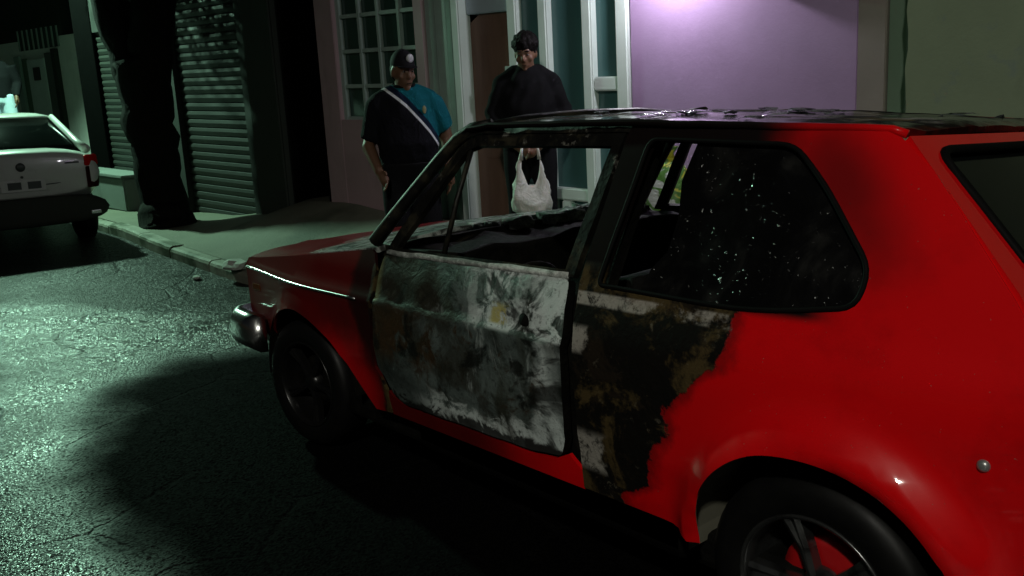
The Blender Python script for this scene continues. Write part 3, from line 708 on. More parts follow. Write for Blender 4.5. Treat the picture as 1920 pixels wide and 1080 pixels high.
def wall_lamp():
    b = F(.50, 2.52, .0)
    T = tag(empty('wall_lamp', b), 'lit bulkhead lamp on the lilac wall above the door', 'wall lamp')
    rz = FYAW
    T.rotation_euler = (0, 0, rz)
    obj('back_plate', box_bm((-.07, -.02, -.07), (.07, -.001, .07), .008), M['white_metal'], T)
    obj('bracket', tube_bm([(0, -.02, .02), (0, -.14, .09), (0, -.26, .06)], .012, 10), M['white_metal'], T, True)
    obj('shade', lathe_bm([(.02, .07), (.05, .06), (.11, .0), (.105, .0), (.045, .05), (.02, .06)], 24, 'z'), M['white_metal'], T, True).location = (0, -.28, .0)
    obj('bulb', lathe_bm([(0, -.075), (.025, -.065), (.035, -.04), (.03, -.01), (.015, .03), (0, .035)], 18, 'z'), M['bulb_glow'], T, True).location = (0, -.28, .0)
    light('bulb_light', 'POINT', (0, -.28, -.10), P_WALL, (.95, .93, 1.0), T, shadow_soft_size=.05)
wall_lamp()
# ---------------------------------------------------------------- street tree
def build_tree():
    base = Vector((-6.95, 1.08, zs(-6.95, 1.08)-.05))
    T = tag(empty('street_tree', base), 'dark street tree with leaning forked trunk behind the kerb', 'tree')
    rnd = random.Random(11)
    def limb(pts, rads):
        P = [Vector(p) for p in pts]; out = []; rr = []
        for i in range(len(P)-1):
            for k in range(5):
                t = k/5; p = P[i].lerp(P[i+1], t); out.append(p+Vector((rnd.uniform(-.028, .028), rnd.uniform(-.028, .028), 0))); rr.append((rads[i]*(1-t)+rads[i+1]*t)*rnd.uniform(.97, 1.04))
        out.append(P[-1]); rr.append(rads[-1]); return out, rr
    bm = bmesh.new()
    for pts, rd in ((((.05, 0, 0), (.02, 0, .25), (-.03, .0, .8), (-.08, -.02, 1.3), (-.10, -.02, 1.9)), (.33, .26, .25, .28, .30)),
                    (((-.10, -.02, 1.5), (-.25, -.10, 2.2), (-.55, -.2, 3.2), (-.8, -.1, 4.4)), (.22, .24, .18, .06)),
                    (((-.06, 0, 1.5), (.10, .08, 2.2), (.30, .3, 3.2), (.5, .4, 4.6)), (.22, .24, .17, .06)),
                    (((.3, .25, 2.9), (.9, .1, 3.5), (1.5, 0, 3.9)), (.07, .05, .02)), (((-.7, -.3, 3.1), (-1.3, -.6, 3.6), (-1.9, -.8, 3.9)), (.07, .05, .02))):
        p, r_ = limb(pts, rd); tube_bm(p, r_, 12, bm)
    obj('trunk', bm, M['bark'], T, True)
    bm = bmesh.new()
    cl = [(Vector((rnd.gauss(-.1, 1.0), rnd.gauss(.7, .6), rnd.gauss(5.0, .7))), rnd.uniform(.45, .85)) for _ in range(34)]
    cl += [(Vector((-1.2, .3, 2.95)), .45), (Vector((-.7, .3, 2.85)), .40), (Vector((-.3, .3, 2.95)), .45), (Vector((-1.7, .2, 3.2)), .5), (Vector((.3, .4, 2.95)), .35), (Vector((-1.9, .3, 3.6)), .5), (Vector((-1.0, .4, 3.5)), .6), (Vector((-.15, .15, 2.75)), .45), (Vector((-.5, .3, 3.2)), .6), (Vector((.2, .5, 3.3)), .6), (Vector((-2.6, .2, 3.5)), .6)]
    for c, rad in cl:
        for _ in range(330):
            d = Vector((rnd.gauss(0, 1), rnd.gauss(0, 1), rnd.gauss(0, 1))).normalized()*rad*rnd.random()**.4
            p = c+d; a = Vector((rnd.uniform(-1, 1), rnd.uniform(-1, 1), rnd.uniform(-.7, .3))).normalized(); b = a.orthogonal().normalized(); L = rnd.uniform(.05, .09)
            vs_ = [bm.verts.new(p), bm.verts.new(p+a*L*.5+b*L*.3), bm.verts.new(p+a*L), bm.verts.new(p+a*L*.5-b*L*.3)]
            bm.faces.new(vs_)
    tag(obj('crown', bm, M['leaf'], T), kind='stuff')
build_tree()

# ---------------------------------------------------------------- burnt red hatchback (origin: road under the front axle, nose to -x)
ZP = [.10, .30, .42, .475, .495, .60, .735, .752, .768, .86, .92, 1.0, 1.16, 1.32, 1.36, 1.42]
WP = [.73, .775, .789, .793, .800, .805, .810, .814, .799, .778, .755, .727, .664, .600, .575, .50]
def flare(x, z):
    f = 0
    for cx, cz, r0 in ((2.44, .335, .320), (.07, .30, .35)):
        r = math.hypot(x-cx, z-cz)
        f += (.058 if cx > 1 else .025)*math.exp(-((r-r0)/.05)**2)
    return f if z < .74 else 0
def W(x, z):
    b = hermite(z, ZP, WP)
    if x > 1.6 and .60 < z < .86:
        k = min(1, (x-1.6)/.12); b = b*(1-k)+k*(.800+.010*math.sin(math.pi*(z-.5)/.5)-.022*max(0, (z-.70)/.16)**2)
    b -= sinterp(x, [-.75, .25], [.095, 0])+sinterp(x, [2.05, 2.95], [0, .065])
    return b+flare(x, z)
def zh(x): return sinterp(x, [-.66, -.58, -.45], [.755, .785, .797])+max(0, x+.45)*.125*(1 if x < .65 else 1)
def zgut(x): return interp(x, [.98, 1.04, 1.15, 1.75, 2.466, 2.52], [1.320, 1.346, 1.356, 1.350, 1.318, 1.298])
def build_red_car():
    C = tag(empty('burnt_hatchback', (0, 0, 0)), 'burnt out red two door hatchback parked in the foreground', 'car')
    red, char = M['red'], M['char']
    dn = lambda amp, sc: (lambda a, b: amp*mnoise.noise(Vector((a*sc, b*sc, 3.1))))
    for sg in (-1, 1):
        fl = sg > 0
        mp = lambda x, z, sg=sg: (x, sg*W(x, z), z)
        inn = lambda off, sg=sg: (lambda x, z: (x, sg*(W(x, z)-off), z))
        CR = lambda x0, x1: [[(x0, zz), (x1, zz)] for zz in (.735, .752, .768)]
        # front wing
        top = [(x, zh(x)) for x in (-.58, -.45, -.2, .1, .4, .62)]
        arch = crom([(.60, .32), (.50, .41), (.385, .53), (.30, .585), (.20, .622), (.06, .640), (-.07, .618), (-.17, .575), (-.25, .515), (-.31, .44), (-.34, .40)])
        fen = top+[(.645, .92), (.68, .86), (.672, .753), (.642, .60), (.65, .50), (.70, .42), (.715, .33)]+arch+[(-.58, .40), (-.60, .55)]
        obj('front_wing', panel_bm([fen], mp, .012, .032, CR(-.56, .655), fl), [M['red_fender'], char], C)
        # door skin
        d = [(.715, .918), (1.655, .932), (1.668, .80), (1.664, .645), (1.655, .48), (1.635, .418), (1.50, .398), (.82, .388), (.745, .41), (.672, .505), (.662, .60), (.692, .753), (.702, .86)]
        d = rounded(d, .018, 3)
        door = obj('door', panel_bm([d], mp, .03, .03, CR(.72, 1.64)+[[(.75, zz), (1.62, zz)] for zz in (.475, .495)], fl, dn(.006, 9)), [M['burnt_door'], char], C)
        for p_ in door.data.polygons:
            if len(p_.vertices) == 4: p_.material_index = 1
        frm = [(.70, .925), (.86, 1.125), (.98, 1.265), (1.03, 1.308), (1.09, 1.326), (1.735, 1.322), (1.72, 1.25), (1.662, .937)]
        hol = [(.775, .945), (.90, 1.10), (1.00, 1.225), (1.05, 1.278), (1.10, 1.292), (1.695, 1.288), (1.678, 1.22), (1.625, .955)]
        obj('window_frame', panel_bm([frm, hol], inn(.006), .022, .03, (), fl, dn(.004, 12)), [M['frame'], char], door)
        obj('quarterlight_bar', tube_bm([(1.035, sg*(W(1.0, .94)-.02), .94), (1.04, sg*(W(1.0, 1.12)-.018), 1.12), (1.055, sg*(W(1.0, 1.29)-.02), 1.292)], .009, 8), M['frame'], door, True)
        lk = obj('lock_hole', lathe_bm([(0, -.004), (.012, -.004), (.016, 0), (.022, .002)], 18), char, door, True); lk.location = (1.50, sg*(W(1.5, .80)+.004), .80)
        if sg > 0: lk.rotation_euler = (0, 0, math.pi)
        obj('window_sill_strip', tube_bm([(.72+.0, sg*(W(.72, .925)-.01), .925)]+[(x, sg*(W(x, .93)-.012), .926+(x-.72)*.012+.006*mnoise.noise(Vector((x*9, sg, 0)))) for x in [.8+.06*i for i in range(15)]], .012, 8), M['ash'], door, True)
        # sill
        sl = [(.70, .325), (1.71, .335), (1.705, .395), (1.66, .43), (1.60, .40), (1.50, .386), (.82, .376), (.738, .398), (.708, .415)]
        obj('sill', panel_bm([sl], inn(.004), .012, .035, (), fl), [M['red_sill'], char], C)
        obj('crease_highlight', tube_bm([(x_, sg*(W(x_, .753)+.002), .748+.006*max(0, x_)) for x_ in [-.56+.06*i for i in range(20)]], .0055, 6), M['chrome'], C, True)  # chrome strip added to draw the bright highlight along the wing crease
        # door jamb and upper pillar recess behind the door edge
        jm = [(1.60, .38), (1.76, .36), (1.76, .94), (1.82, 1.33), (1.70, 1.33), (1.60, .94)]
        obj('centre_pillar', panel_bm([jm], inn(.045), .04, .05, (), fl, dn(.005, 10)), [char, char], C)
        # rear quarter with window opening
        q = [(1.712, .342), (1.714, .60), (1.71, .80), (1.695, .93), (1.75, 1.318), (1.76, 1.350), (1.95, 1.341), (2.12, 1.333), (2.30, 1.326), (2.45, 1.318), (2.495, 1.300), (2.58, 1.225), (2.765, 1.0), (2.86, .865), (2.925, .74), (2.945, .56), (2.935, .38), (2.76, .37)]+crom([
             (2.742, .41), (2.706, .475), (2.66, .53), (2.60, .578), (2.52, .618), (2.43, .636), (2.34, .632), (2.27, .604), (2.21, .556), (2.17, .498), (2.15, .43), (2.148, .345)])
        hw = rounded([(1.765, .930), (1.835, 1.306), (2.262, 1.288), (2.35, 1.205), (2.487, 1.035), (2.475, .955), (2.25, .922)], [.02, .03, .04, .1, .08, .07, .1], 4)
        obj('rear_quarter', panel_bm([q, hw], mp, .025, .03, [], fl), [M['red_quarter'], char], C)
        obj('window_seal', tube_bm([mp(p[0], p[1]) for p in resample(hw, .04)], .0065, 8, closed=True), M['black_trim'], C, True)
        gl = [(1.985, 1.30), (2.262, 1.29), (2.35, 1.20), (2.485, 1.035), (2.475, .955), (2.25, .925), (1.90, .925), (1.925, .985), (1.965, 1.03), (1.975, 1.11), (1.96, 1.20)]
        obj('rear_side_glass', panel_bm([gl], inn(.012), .004, .06, (), fl), [M['soot_glass'], M['soot_glass']], C)
        # screen pillar and drip gutter
        ap = [(.615, .955), (.70, 1.045), (.80, 1.148), (.90, 1.245), (.975, 1.312), (1.04, 1.345), (1.12, 1.358)]
        obj('screen_pillar', tube_bm([(a+.0, sg*(W(a, b)-.012), b) for a, b in ap], [.027, .025, .023, .023, .024, .024, .02], 10), M['frame'], C, True)
        gt = [(x_, zgut(x_)) for x_ in [.98, 1.01, 1.04, 1.09]+[1.15+.07*i for i in range(19)]+[2.47, 2.50]]
        obj('drip_gutter', tube_bm([(a, sg*(W(a, 1.34)+.006+.004*mnoise.noise(Vector((a*14, sg*3, 0)))), b+.003*mnoise.noise(Vector((a*17, 2, 0)))) for a, b in gt], .0095, 8), M['red_quarter'], C, True)
        rl = [(1.03, 1.318), (1.09, 1.33), (1.75, 1.324), (1.765, 1.36), (1.10, 1.362), (1.04, 1.345)]
        obj('roof_rail', panel_bm([rl], inn(.004), .03, .03, (), fl, dn(.004, 14)), [M['frame'], char], C)
        # wheels and wells
        for cx, cz, cr, steer in ((2.42, .30, .345, 0), (.06, .30, .385, R(7) if sg < 0 else R(7))):
            bm = bmesh.new(); A = [R(5)+R(178)*k/22 for k in range(23)]
            rows = [[bm.verts.new((cx+cr*math.cos(a), sg*yy, cz+cr*math.sin(a))) for a in A] for yy in (.775, .66, .48)]
            for i in range(2):
                for k in range(22): bm.faces.new((rows[i][k], rows[i][k+1], rows[i+1][k+1], rows[i+1][k]))
            cv = bm.verts.new((cx, sg*.48, cz))
            for k in range(22): bm.faces.new((rows[2][k], rows[2][k+1], cv))
            obj('wheel_well', bm, M['well'] if cx > 1 else char, C)
            wh = empty('wheel', (2.405 if cx > 1 else -.03, sg*.675, .283), steer, C)
            fz = math.pi if sg > 0 else 0
            wh.rotation_euler = (0, 0, steer+fz)
            # outer face at local -y
            ty = [(.186, -.075), (.196, -.084), (.235, -.088), (.262, -.080), (.278, -.062), (.283, -.03), (.283, .03), (.278, .062), (.26, .08), (.2, .08), (.18, .07)]
            obj('tyre', lathe_bm(ty, 48), M['rubber'], wh, True)
            rm = [(.150, .07), (.172, .05), (.172, -.045), (.178, -.078), (.186, -.086), (.190, -.084), (.190, -.076), (.184, -.07)]
            am = M['alloy'] if cx > 1 else M['alloy_dark']; rim = obj('rim', lathe_bm(rm, 48), am, wh, True)
            bm = lathe_bm([(0, -.062), (.020, -.064), (.034, -.058), (.045, -.045), (.05, -.02)], 24); obj('hub_cap', bm, am, rim, True)
            for k in range(5):
                for off in (-.085, .085):
                    a = 2*math.pi*k/5+R(112 if cx > 1 else 60); rot = Matrix.Rotation(-a, 4, 'Y')
                    bm = bmesh.new()
                    rr = [(.035, .012, -.052, .5), (.10, .011, -.048, .8), (.178, .012, -.062, 1.0)]
                    rings = []
                    for r_, wd, yy, o in rr:
                        t = off*o*.9*r_/.178*1.0
                        c = Vector((r_*math.cos(t), yy, r_*math.sin(t)))
                        rings.append([rot@(c+Vector((0, dy, dz))) for dy, dz in ((0, -wd), (-.006, 0), (0, wd), (.03, wd), (.03, -wd))])
                    obj('spoke', ring_loft(rings), am, rim)
            obj('brake_drum', lathe_bm([(0, -.012), (.09, -.012), (.115, -.005), (.118, .06)], 28), M['drum_red'] if cx > 1 else char, wh, True)
    # bonnet
    def hood(x, t): 
        a = t/.75; s_ = 1 if a >= 0 else -1; zz = zh(x)
        return (x-.03*(1-a*a)*(1 if x < -.4 else 0), a*(W(x, zz)-.010), zz+.003+.030*(1-a**4)+.006*math.exp(-((abs(a)-.55)/.06)**2))
    def hmask_mat():
        g = G('half_burnt_bonnet_paint', .3, 0, .5); X = g.xyz(); x, y = X[0], X[1]; g.b.inputs['Coat Weight'].default_value = .5; g.b.inputs['Coat Roughness'].default_value = .12
        n1 = g.noise(4, 6, .65); n2 = g.noise(11, 6, .7, .8, off=4)
        d = g.ma('ADD', g.ma('ADD', x, g.ma('MULTIPLY', y, .55)), g.ma('MULTIPLY', g.ma('SUBTRACT', n1, .5), .5))
        b = g.step(d, -.28, -.12); ash = g.step(n2, .42, .56)
        c = g.mix(b, (.26, .003, .012), g.mix(ash, (.03, .032, .028), (.34, .38, .35)))
        c = g.mix(g.step(d, .62, .70), c, (.012, .012, .010))
        g.col(c); g.rgh(g.mixf(b, .28, .7)); g.bump(g.ma('MULTIPLY', b, n2), .7, .03); return g.m
    obj('bonnet', panel_bm([[(-.635, -.72), (-.58, -.748), (.64, -.748), (.64, .748), (-.58, .748), (-.635, .72)]], hood, .02, .045, (), False, dn(.004, 6)), [hmask_mat(), char], C)
    # roof skin, blistered
    def roof(x, t):
        a = t/.57; zz = zgut(x)+.003
        return (x, a*(W(x, 1.352)-.004), zz+.014*(1-abs(a)**2.6))
    obj('roof', panel_bm([[(1.05, -.568), (2.47, -.568), (2.50, -.50), (2.515, 0), (2.50, .50), (2.47, .568), (1.05, .568), (1.02, .45), (1.0, 0), (1.02, -.45)]], roof, .02, .04, (), False, lambda a, b: .006*mnoise.noise(Vector((a*7, b*7, 1)))+.004*mnoise.noise(Vector((a*19, b*19, 1)))), [M['red_roof'], char], C)
    obj('screen_header', tube_bm([(1.03, -.56, 1.335), (1.0, -.3, 1.358), (.995, 0, 1.364), (1.0, .3, 1.358), (1.03, .56, 1.335)], .026, 8), M['frame'], C, True)
    # tailgate with dark glass
    PT = [(0, 2.505, 1.302), (.5, 2.765, 1.012), (.68, 2.86, .88), (.8, 2.925, .74), (1.0, 2.955, .42)]
    def tg(t, v):
        x = interp(v, [p[0] for p in PT], [p[1] for p in PT]); z = interp(v, [p[0] for p in PT], [p[2] for p in PT])
        a = t/.7; return (x+.035*(1-a*a), a*(W(x, z)-.012), z)
    out = [(-.70, 0), (.70, 0), (.70, 1.0), (-.70, 1.0)]
    hol = rounded([(-.625, .055), (.625, .055), (.60, .485), (-.60, .485)], .06, 4)
    def tgb(t, v): return tg(t, v)
    obj('tailgate', panel_bm([out, hol], tgb, .02, .045, (), True), [red, char], C)
    obj('rear_screen', panel_bm([rounded([(-.632, .048), (.632, .048), (.607, .492), (-.607, .492)], .06, 4)], lambda t, v: Vector(tg(t, v))+Vector((-.010, 0, -.008)), .005, .09, (), True), [M['tint'], M['tint']], C)
    obj('rear_screen_seal', tube_bm([tg(p[0], p[1]) for p in resample(hol, .05)], .011, 8, closed=True), M['black_trim'], C, True)
    for sg in (-1, 1):
        tl = obj('tail_light', box_bm((2.915, min(sg*.42, sg*.66), .60), (2.968, max(sg*.42, sg*.66), .745), .02), M['tail_red'], C)
        hl = obj('headlight', lathe_bm([(.0, -.03), (.05, -.028), (.085, -.015), (.09, .0), (.09, .05)], 28), M['lens'], C, True); hl.rotation_euler = (0, 0, R(-90)); hl.location = (-.615, sg*.48, .64)
        obj('side_marker', box_bm((-.50, sg*W(-.45, .66)-.006, .645), (-.42, sg*W(-.45, .66)+.006, .675), .004), M['amber'], C)
    # bumpers: bright metal front, black rear
    def bumper(path, z0, z1, dep, name, mat):
        rings = []
        for i, (x, y) in enumerate(path):
            a = Vector(path[max(0, i-1)]); b = Vector(path[min(len(path)-1, i+1)]); t = (b-a).normalized(); nn = Vector((t.y, -t.x))
            if name == 'front_bumper': nn = Vector((-t.y, t.x)) if (Vector((-t.y, t.x)).x < 0 or abs(t.x) > .8) else nn
            c = Vector((x, y)); sec = []
            h = (z1-z0)
            for u_, vv in ((0, 0), (.7, .04), (1, .22), (1.0, .5), (.86, .72), (.5, .9), (0, 1)):
                p = c+nn*dep*u_; sec.append((p.x, p.y, z0+h*vv))
            rings.append(sec)
        return obj(name, ring_loft(rings), mat, C, False)
    pf = [(-.34, -.765), (-.50, -.762), (-.61, -.755), (-.665, -.725), (-.695, -.62), (-.70, -.3), (-.70, 0), (-.70, .3), (-.695, .62), (-.665, .725), (-.61, .755), (-.50, .762), (-.34, .765)]
    bm = bmesh.new(); rings = []
    for i, (x, y) in enumerate(pf):
        a = Vector(pf[max(0, i-1)]); b = Vector(pf[min(len(pf)-1, i+1)]); t = (b-a).normalized(); nn = Vector((-t.y, t.x))
        if nn.dot(Vector((x+.0, y*1.0))) < 0: nn = -nn
        rings.append([(x+nn.x*.065*u_, y+nn.y*.065*u_, .375+.170*vv) for u_, vv in ((0, 0), (.55, .02), (.9, .15), (1.05, .40), (1.0, .62), (.98, .70), (.75, .90), (.45, .98), (0, 1))])
    fbm = obj('front_bumper', ring_loft(rings), M['chrome'], C, True)
    obj('rear_bumper', box_bm((2.90, -.74, .40), (3.02, .74, .50), .03), M['black_trim'], C)
    # nose: grille panel
    obj('nose_panel', box_bm((-.60, -.66, .42), (-.585, .66, .745), .004), char, C)
    gr = obj('grille', box_bm((-.618, -.37, .56), (-.603, .37, .735), .004), M['black_trim'], C)
    for k in range(6): obj('grille_bar', box_bm((-.626, -.36, .572+k*.027), (-.619, .36, .580+k*.027), .002), M['black_metal'], gr)
    # fuel lock knob on the left rear
    kn = obj('round_knob', lathe_bm([(0, -.008), (.005, -.0078), (.009, -.006), (.0118, -.002), (.0125, 0), (.0125, .01)], 24), M['knob'], C, True); kn.location = (2.757, -W(2.757, .697)-.001, .697)
    kn['label'] = 'round bright metal knob on the rear flank'
    # inside: floor, bulkhead, dash, tunnel, seats, steering wheel, parcel shelf - all charred
    obj('floor_pan', box_bm((-.50, -.70, .20), (2.88, .70, .30), .02), char, C)
    obj('bulkhead', box_bm((.58, -.70, .30), (.63, .70, .90), .01), char, C)
    obj('underbody', box_bm((.75, -.70, .19), (2.0, .70, .32), .02), M['void'], C)
    def lump(name, lo, hi, mat, amp, sc, seed, sub=5):
        b = bmesh.new(); bmesh.ops.create_cube(b, size=1); bmesh.ops.subdivide_edges(b, edges=b.edges[:], cuts=sub, use_grid_fill=True)
        lo = Vector(lo); hi = Vector(hi)
        for v in b.verts:
            v.co = Vector((v.co.x*(hi-lo).x, v.co.y*(hi-lo).y, v.co.z*(hi-lo).z))+(lo+hi)/2
            k = mnoise.noise_vector(v.co*sc+Vector((seed, 0, 0))); v.co += k*amp
        return obj(name, b, mat, C, True)
    lump('dashboard', (.63, -.68, .72), (.92, .68, .925), char, .035, 7, 1, 9)
    lump('cowl', (.60, -.70, .90), (.70, .70, .945), M['frame'], .018, 9, 4, 9)
    rnd = random.Random(4)
    for k in range(16):
        y = -.25+.06*k+rnd.uniform(-.03, .03); x = .66+rnd.uniform(-.03, .05); r = rnd.uniform(.018, .045)
        lump('ash_heap', (x-r, y-r*1.2, .93), (x+r, y+r*1.2, .945+r*.7), M['ash'], .02, 25, k, 3)
    for sg in (-1, 1):
        lump('front_seat', (1.20, sg*.36-.22, .32), (1.68, sg*.36+.22, .52), char, .03, 6, sg+3)
        sb = lump('seat_back', (1.60, sg*.36-.21, .50), (1.74, sg*.36+.21, .90), char, .03, 6, sg+8)
    lump('rear_seat', (2.05, -.60, .34), (2.45, .60, .62), char, .03, 5, 13); lump('rear_seat_back', (2.38, -.60, .60), (2.52, .60, .92), char, .03, 5, 15)
    lump('parcel_shelf', (2.40, -.62, .90), (2.72, .62, .935), char, .02, 6, 17)
    lump('transmission_tunnel', (.65, -.10, .30), (2.0, .10, .42), char, .02, 6, 19)
    ring = [Vector((1.0, -.36, .70))+Vector((.10*math.sin(a)*.55, .185*math.cos(a), .185*math.sin(a)*.85)) for a in [2*math.pi*k/28 for k in range(28)]]
    sw = obj('steering_wheel', tube_bm(ring, .010, 8, closed=True), char, C, True)
    obj('steering_column', tube_bm([(1.0, -.36, .70), (.78, -.36, .66)], [.03, .03], 10), char, sw, True)
    for a in (R(200), R(340), R(90)):
        obj('wheel_spoke', tube_bm([(1.0, -.36, .70), Vector((1.0, -.36, .70))+Vector((.10*math.sin(a)*.55, .185*math.cos(a), .185*math.sin(a)*.85))], .008, 6), char, sw, True)
    # curled paint blisters on the roof skin, pale to stand for its highlights
    rf = random.Random(9)
    for k in range(16):
        x = 1.62+rf.random()*.50 if k < 12 else 1.1+rf.random()*1.2; t = rf.uniform(-.50, .1) if k < 12 else rf.uniform(-.5, .5); p = Vector(roof(x, t)); r_ = rf.uniform(.02, .06)
        b = bmesh.new(); nn = 6; a0 = rf.uniform(0, 6.28); vv = []
        for i in range(nn+1):
            u_ = i/nn; hgt = .002+.009*math.sin(u_*2.6)*rf.uniform(.7, 1.1)
            c_ = p+Vector((math.cos(a0)*(u_-.5)*r_*2, math.sin(a0)*(u_-.5)*r_*2, hgt)); s_ = Vector((-math.sin(a0), math.cos(a0), rf.uniform(-.08, .08)))*r_*(.5+.4*math.sin(u_*3.1))
            vv.append((b.verts.new(c_-s_), b.verts.new(c_+Vector((0, 0, .003))), b.verts.new(c_+s_)))
        for i in range(nn):
            for j in range(2): b.faces.new((vv[i][j], vv[i+1][j], vv[i+1][j+1], vv[i][j+1]))
        bmesh.ops.solidify(b, geom=b.faces[:], thickness=.003)
        obj('paint_blister', b, M['blister'], C)
    # headliner rags hanging from the roof
    for k in range(5):
        x = 1.9+.12*k; pts = [(x, -.2+.1*k, 1.34), (x+.02, -.18+.1*k, 1.28), (x-.01, -.2+.1*k, 1.22)]
        obj('hanging_rag', tube_bm(pts, [.02, .015, .006], 6), char, C)
    # the heat let the roof sag towards the far side
    for o in C.children_recursive:
        if o.type == 'MESH' and o.location.length < 1e-6 and o.parent.location.length < 1e-6:
            for v in o.data.vertices:
                c = v.co
                if c.z > .93: c.z -= interp(c.x, [1.0, 1.7, 2.5], [.0, .022, .050])*min(1, (c.z-.93)/.4)*max(0, min(1, (c.y+.58)/1.16))
    return C
build_red_car()

# ---------------------------------------------------------------- white saloon parked ahead
def build_white_car():
    base = Vector((-6.75, -.37, zr(-8.0)-.06)); slope = .028
    C = tag(empty('parked_saloon', base), 'white parked saloon seen from behind at the left edge', 'car'); C.rotation_euler = (0, slope*-.0+.02, 0)
    def sec(x, z0, z1, hw, n=24, p=3.4, sh=.0):
        c = (z0+z1)/2; h = (z1-z0)/2; r = []
        for k in range(n):
            a = 2*math.pi*k/n; ca, sa = math.cos(a), math.sin(a)
            y = hw*math.copysign(abs(ca)**(2/p), ca); z = c+h*math.copysign(abs(sa)**(2/p), sa)
            y *= 1-.06*max(0, (z-c)/h)-.05*max(0, -(z-c)/h)
            r.append((x, y, z))
        return r
    st = [(0, .60, .98, .69), (-.015, .585, 1.03, .735), (-.06, .57, 1.055, .77), (-.16, .5, 1.07, .80), (-.4, .42, 1.075, .825), (-.8, .32, 1.06, .84), (-1.4, .24, 1.0, .845), (-2.6, .22, .98, .845), (-3.2, .24, .96, .835), (-3.8, .28, .86, .80), (-4.1, .34, .76, .74), (-4.22, .42, .66, .62)]
    obj('body', ring_loft([sec(*s) for s in st]), M['white_paint'], C, True)
    def level(z, x0, x1, hw, r=.12):
        L = rounded([(x0, -hw), (x0, hw), (x1, hw), (x1, -hw)], r, 4); return [(p.x, p.y, z) for p in L]
    obj('greenhouse', ring_loft([level(1.0, -.50, -3.05, .755), level(1.10, -.66, -2.85, .735), level(1.39, -1.08, -2.30, .60)]), M['tint'], C, True)
    rf = obj('roof', ring_loft([level(1.388, -1.05, -2.33, .61), level(1.405, -1.06, -2.32, .608), level(1.44, -1.32, -2.22, .53), level(1.452, -1.5, -2.05, .42)]), M['white_paint'], C, True)
    for sg in (-1, 1):
        obj('roof_pillar', tube_bm([(-.42, sg*.757, 1.03), (-.67, sg*.738, 1.10), (-1.08, sg*.61, 1.395)], [.05, .04, .03], 10), M['white_paint'], C, True)
        t = rounded([(.50, .64), (.735, .64), (.765, .80), (.755, .985), (.54, .985), (.50, .90)], .03, 3)
        T = empty('tail_light', (0, 0, 0), 0, C)
        mp = lambda a, b, sg=sg: (.012-.09*max(0, (a-.60)/.16)**2, sg*a, b)
        obj('lower_lens', panel_bm([rounded([(.615, .64), (.745, .64), (.775, .80), (.772, .865), (.615, .865)], .02, 3)], mp, .03, .03, (), sg < 0), [M['tail_dark'], M['tail_dark']], T)
        obj('upper_lens', panel_bm([rounded([(.605, .870), (.772, .870), (.76, .985), (.62, .985)], .025, 3)], mp, .03, .03, (), sg < 0), [M['tail_red'], M['tail_red']], T)
        for wx in (-.80, -3.35):
            wh = empty('wheel', (wx, sg*.735, .30), math.pi if sg > 0 else 0, C)
            obj('tyre', lathe_bm([(.20, -.08), (.25, -.09), (.29, -.07), (.30, -.03), (.30, .03), (.29, .07), (.25, .09), (.2, .08)], 36), M['rubber'], wh, True)
            obj('rim', lathe_bm([(0, -.06), (.06, -.065), (.18, -.06), (.2, -.085), (.21, -.08)], 36), M['alloy'], wh, True)
        obj('door_mirror', box_bm((-2.66, sg*.86-.07, .98), (-2.58, sg*.86+.07, 1.10), .02), M['white_paint'], C)
        obj('headlight', box_bm((-4.17, sg*.55-.15, .60), (-4.05, sg*.55+.15, .72), .03), M['lens'], C)
    # trunk lid joint, emblem, script, number plate
    obj('lid_seam', tube_bm([(.006-.05*abs(y/.6)**3, y, .705+.03*abs(y/.6)**2) for y in [-.6+.1*k for k in range(13)]], .006, 6), M['mark_dark'], C, True)
    e = obj('emblem', lathe_bm([(0, -.012), (.030, -.010), (.042, -.003), (.045, .004)], 24), M['mark_dark'], C, True); e.rotation_euler = (0, 0, R(90)); e.location = (.008, .0, .90)
    obj('keyhole', tube_bm([(-.01, 0, .80), (.010, 0, .80)], .014, 10), M['mark_dark'], C)
    obj('script_badge', box_bm((-.006, .42, .905), (.006, .56, .925), .002), M['mark_dark'], C)
    pl = obj('number_plate', box_bm((.006, -.21, .655), (.022, .21, .775), .004), M['plate'], C)
    for a in (-.145, .04):
        obj('plate_characters', box_bm((.0221, a, .678), (.0245, a+.125, .752), .001), M['mark_dark'], pl)
    bm = ring_loft([sec(-.45, .30, .58, .835), sec(-.15, .27, .58, .83), sec(.0, .28, .58, .81), sec(.045, .30, .58, .77), sec(.06, .34, .56, .70)])
    obj('rear_bumper', bm, M['bumper_grey'], C, True)
    obj('lamp_recess', box_bm((.045, .60, .36), (.066, .70, .40), .006), M['chrome'], C)
    obj('exhaust', tube_bm([(-.3, -.45, .24), (.06, -.45, .24)], .025, 10), M['black_metal'], C)
build_white_car()
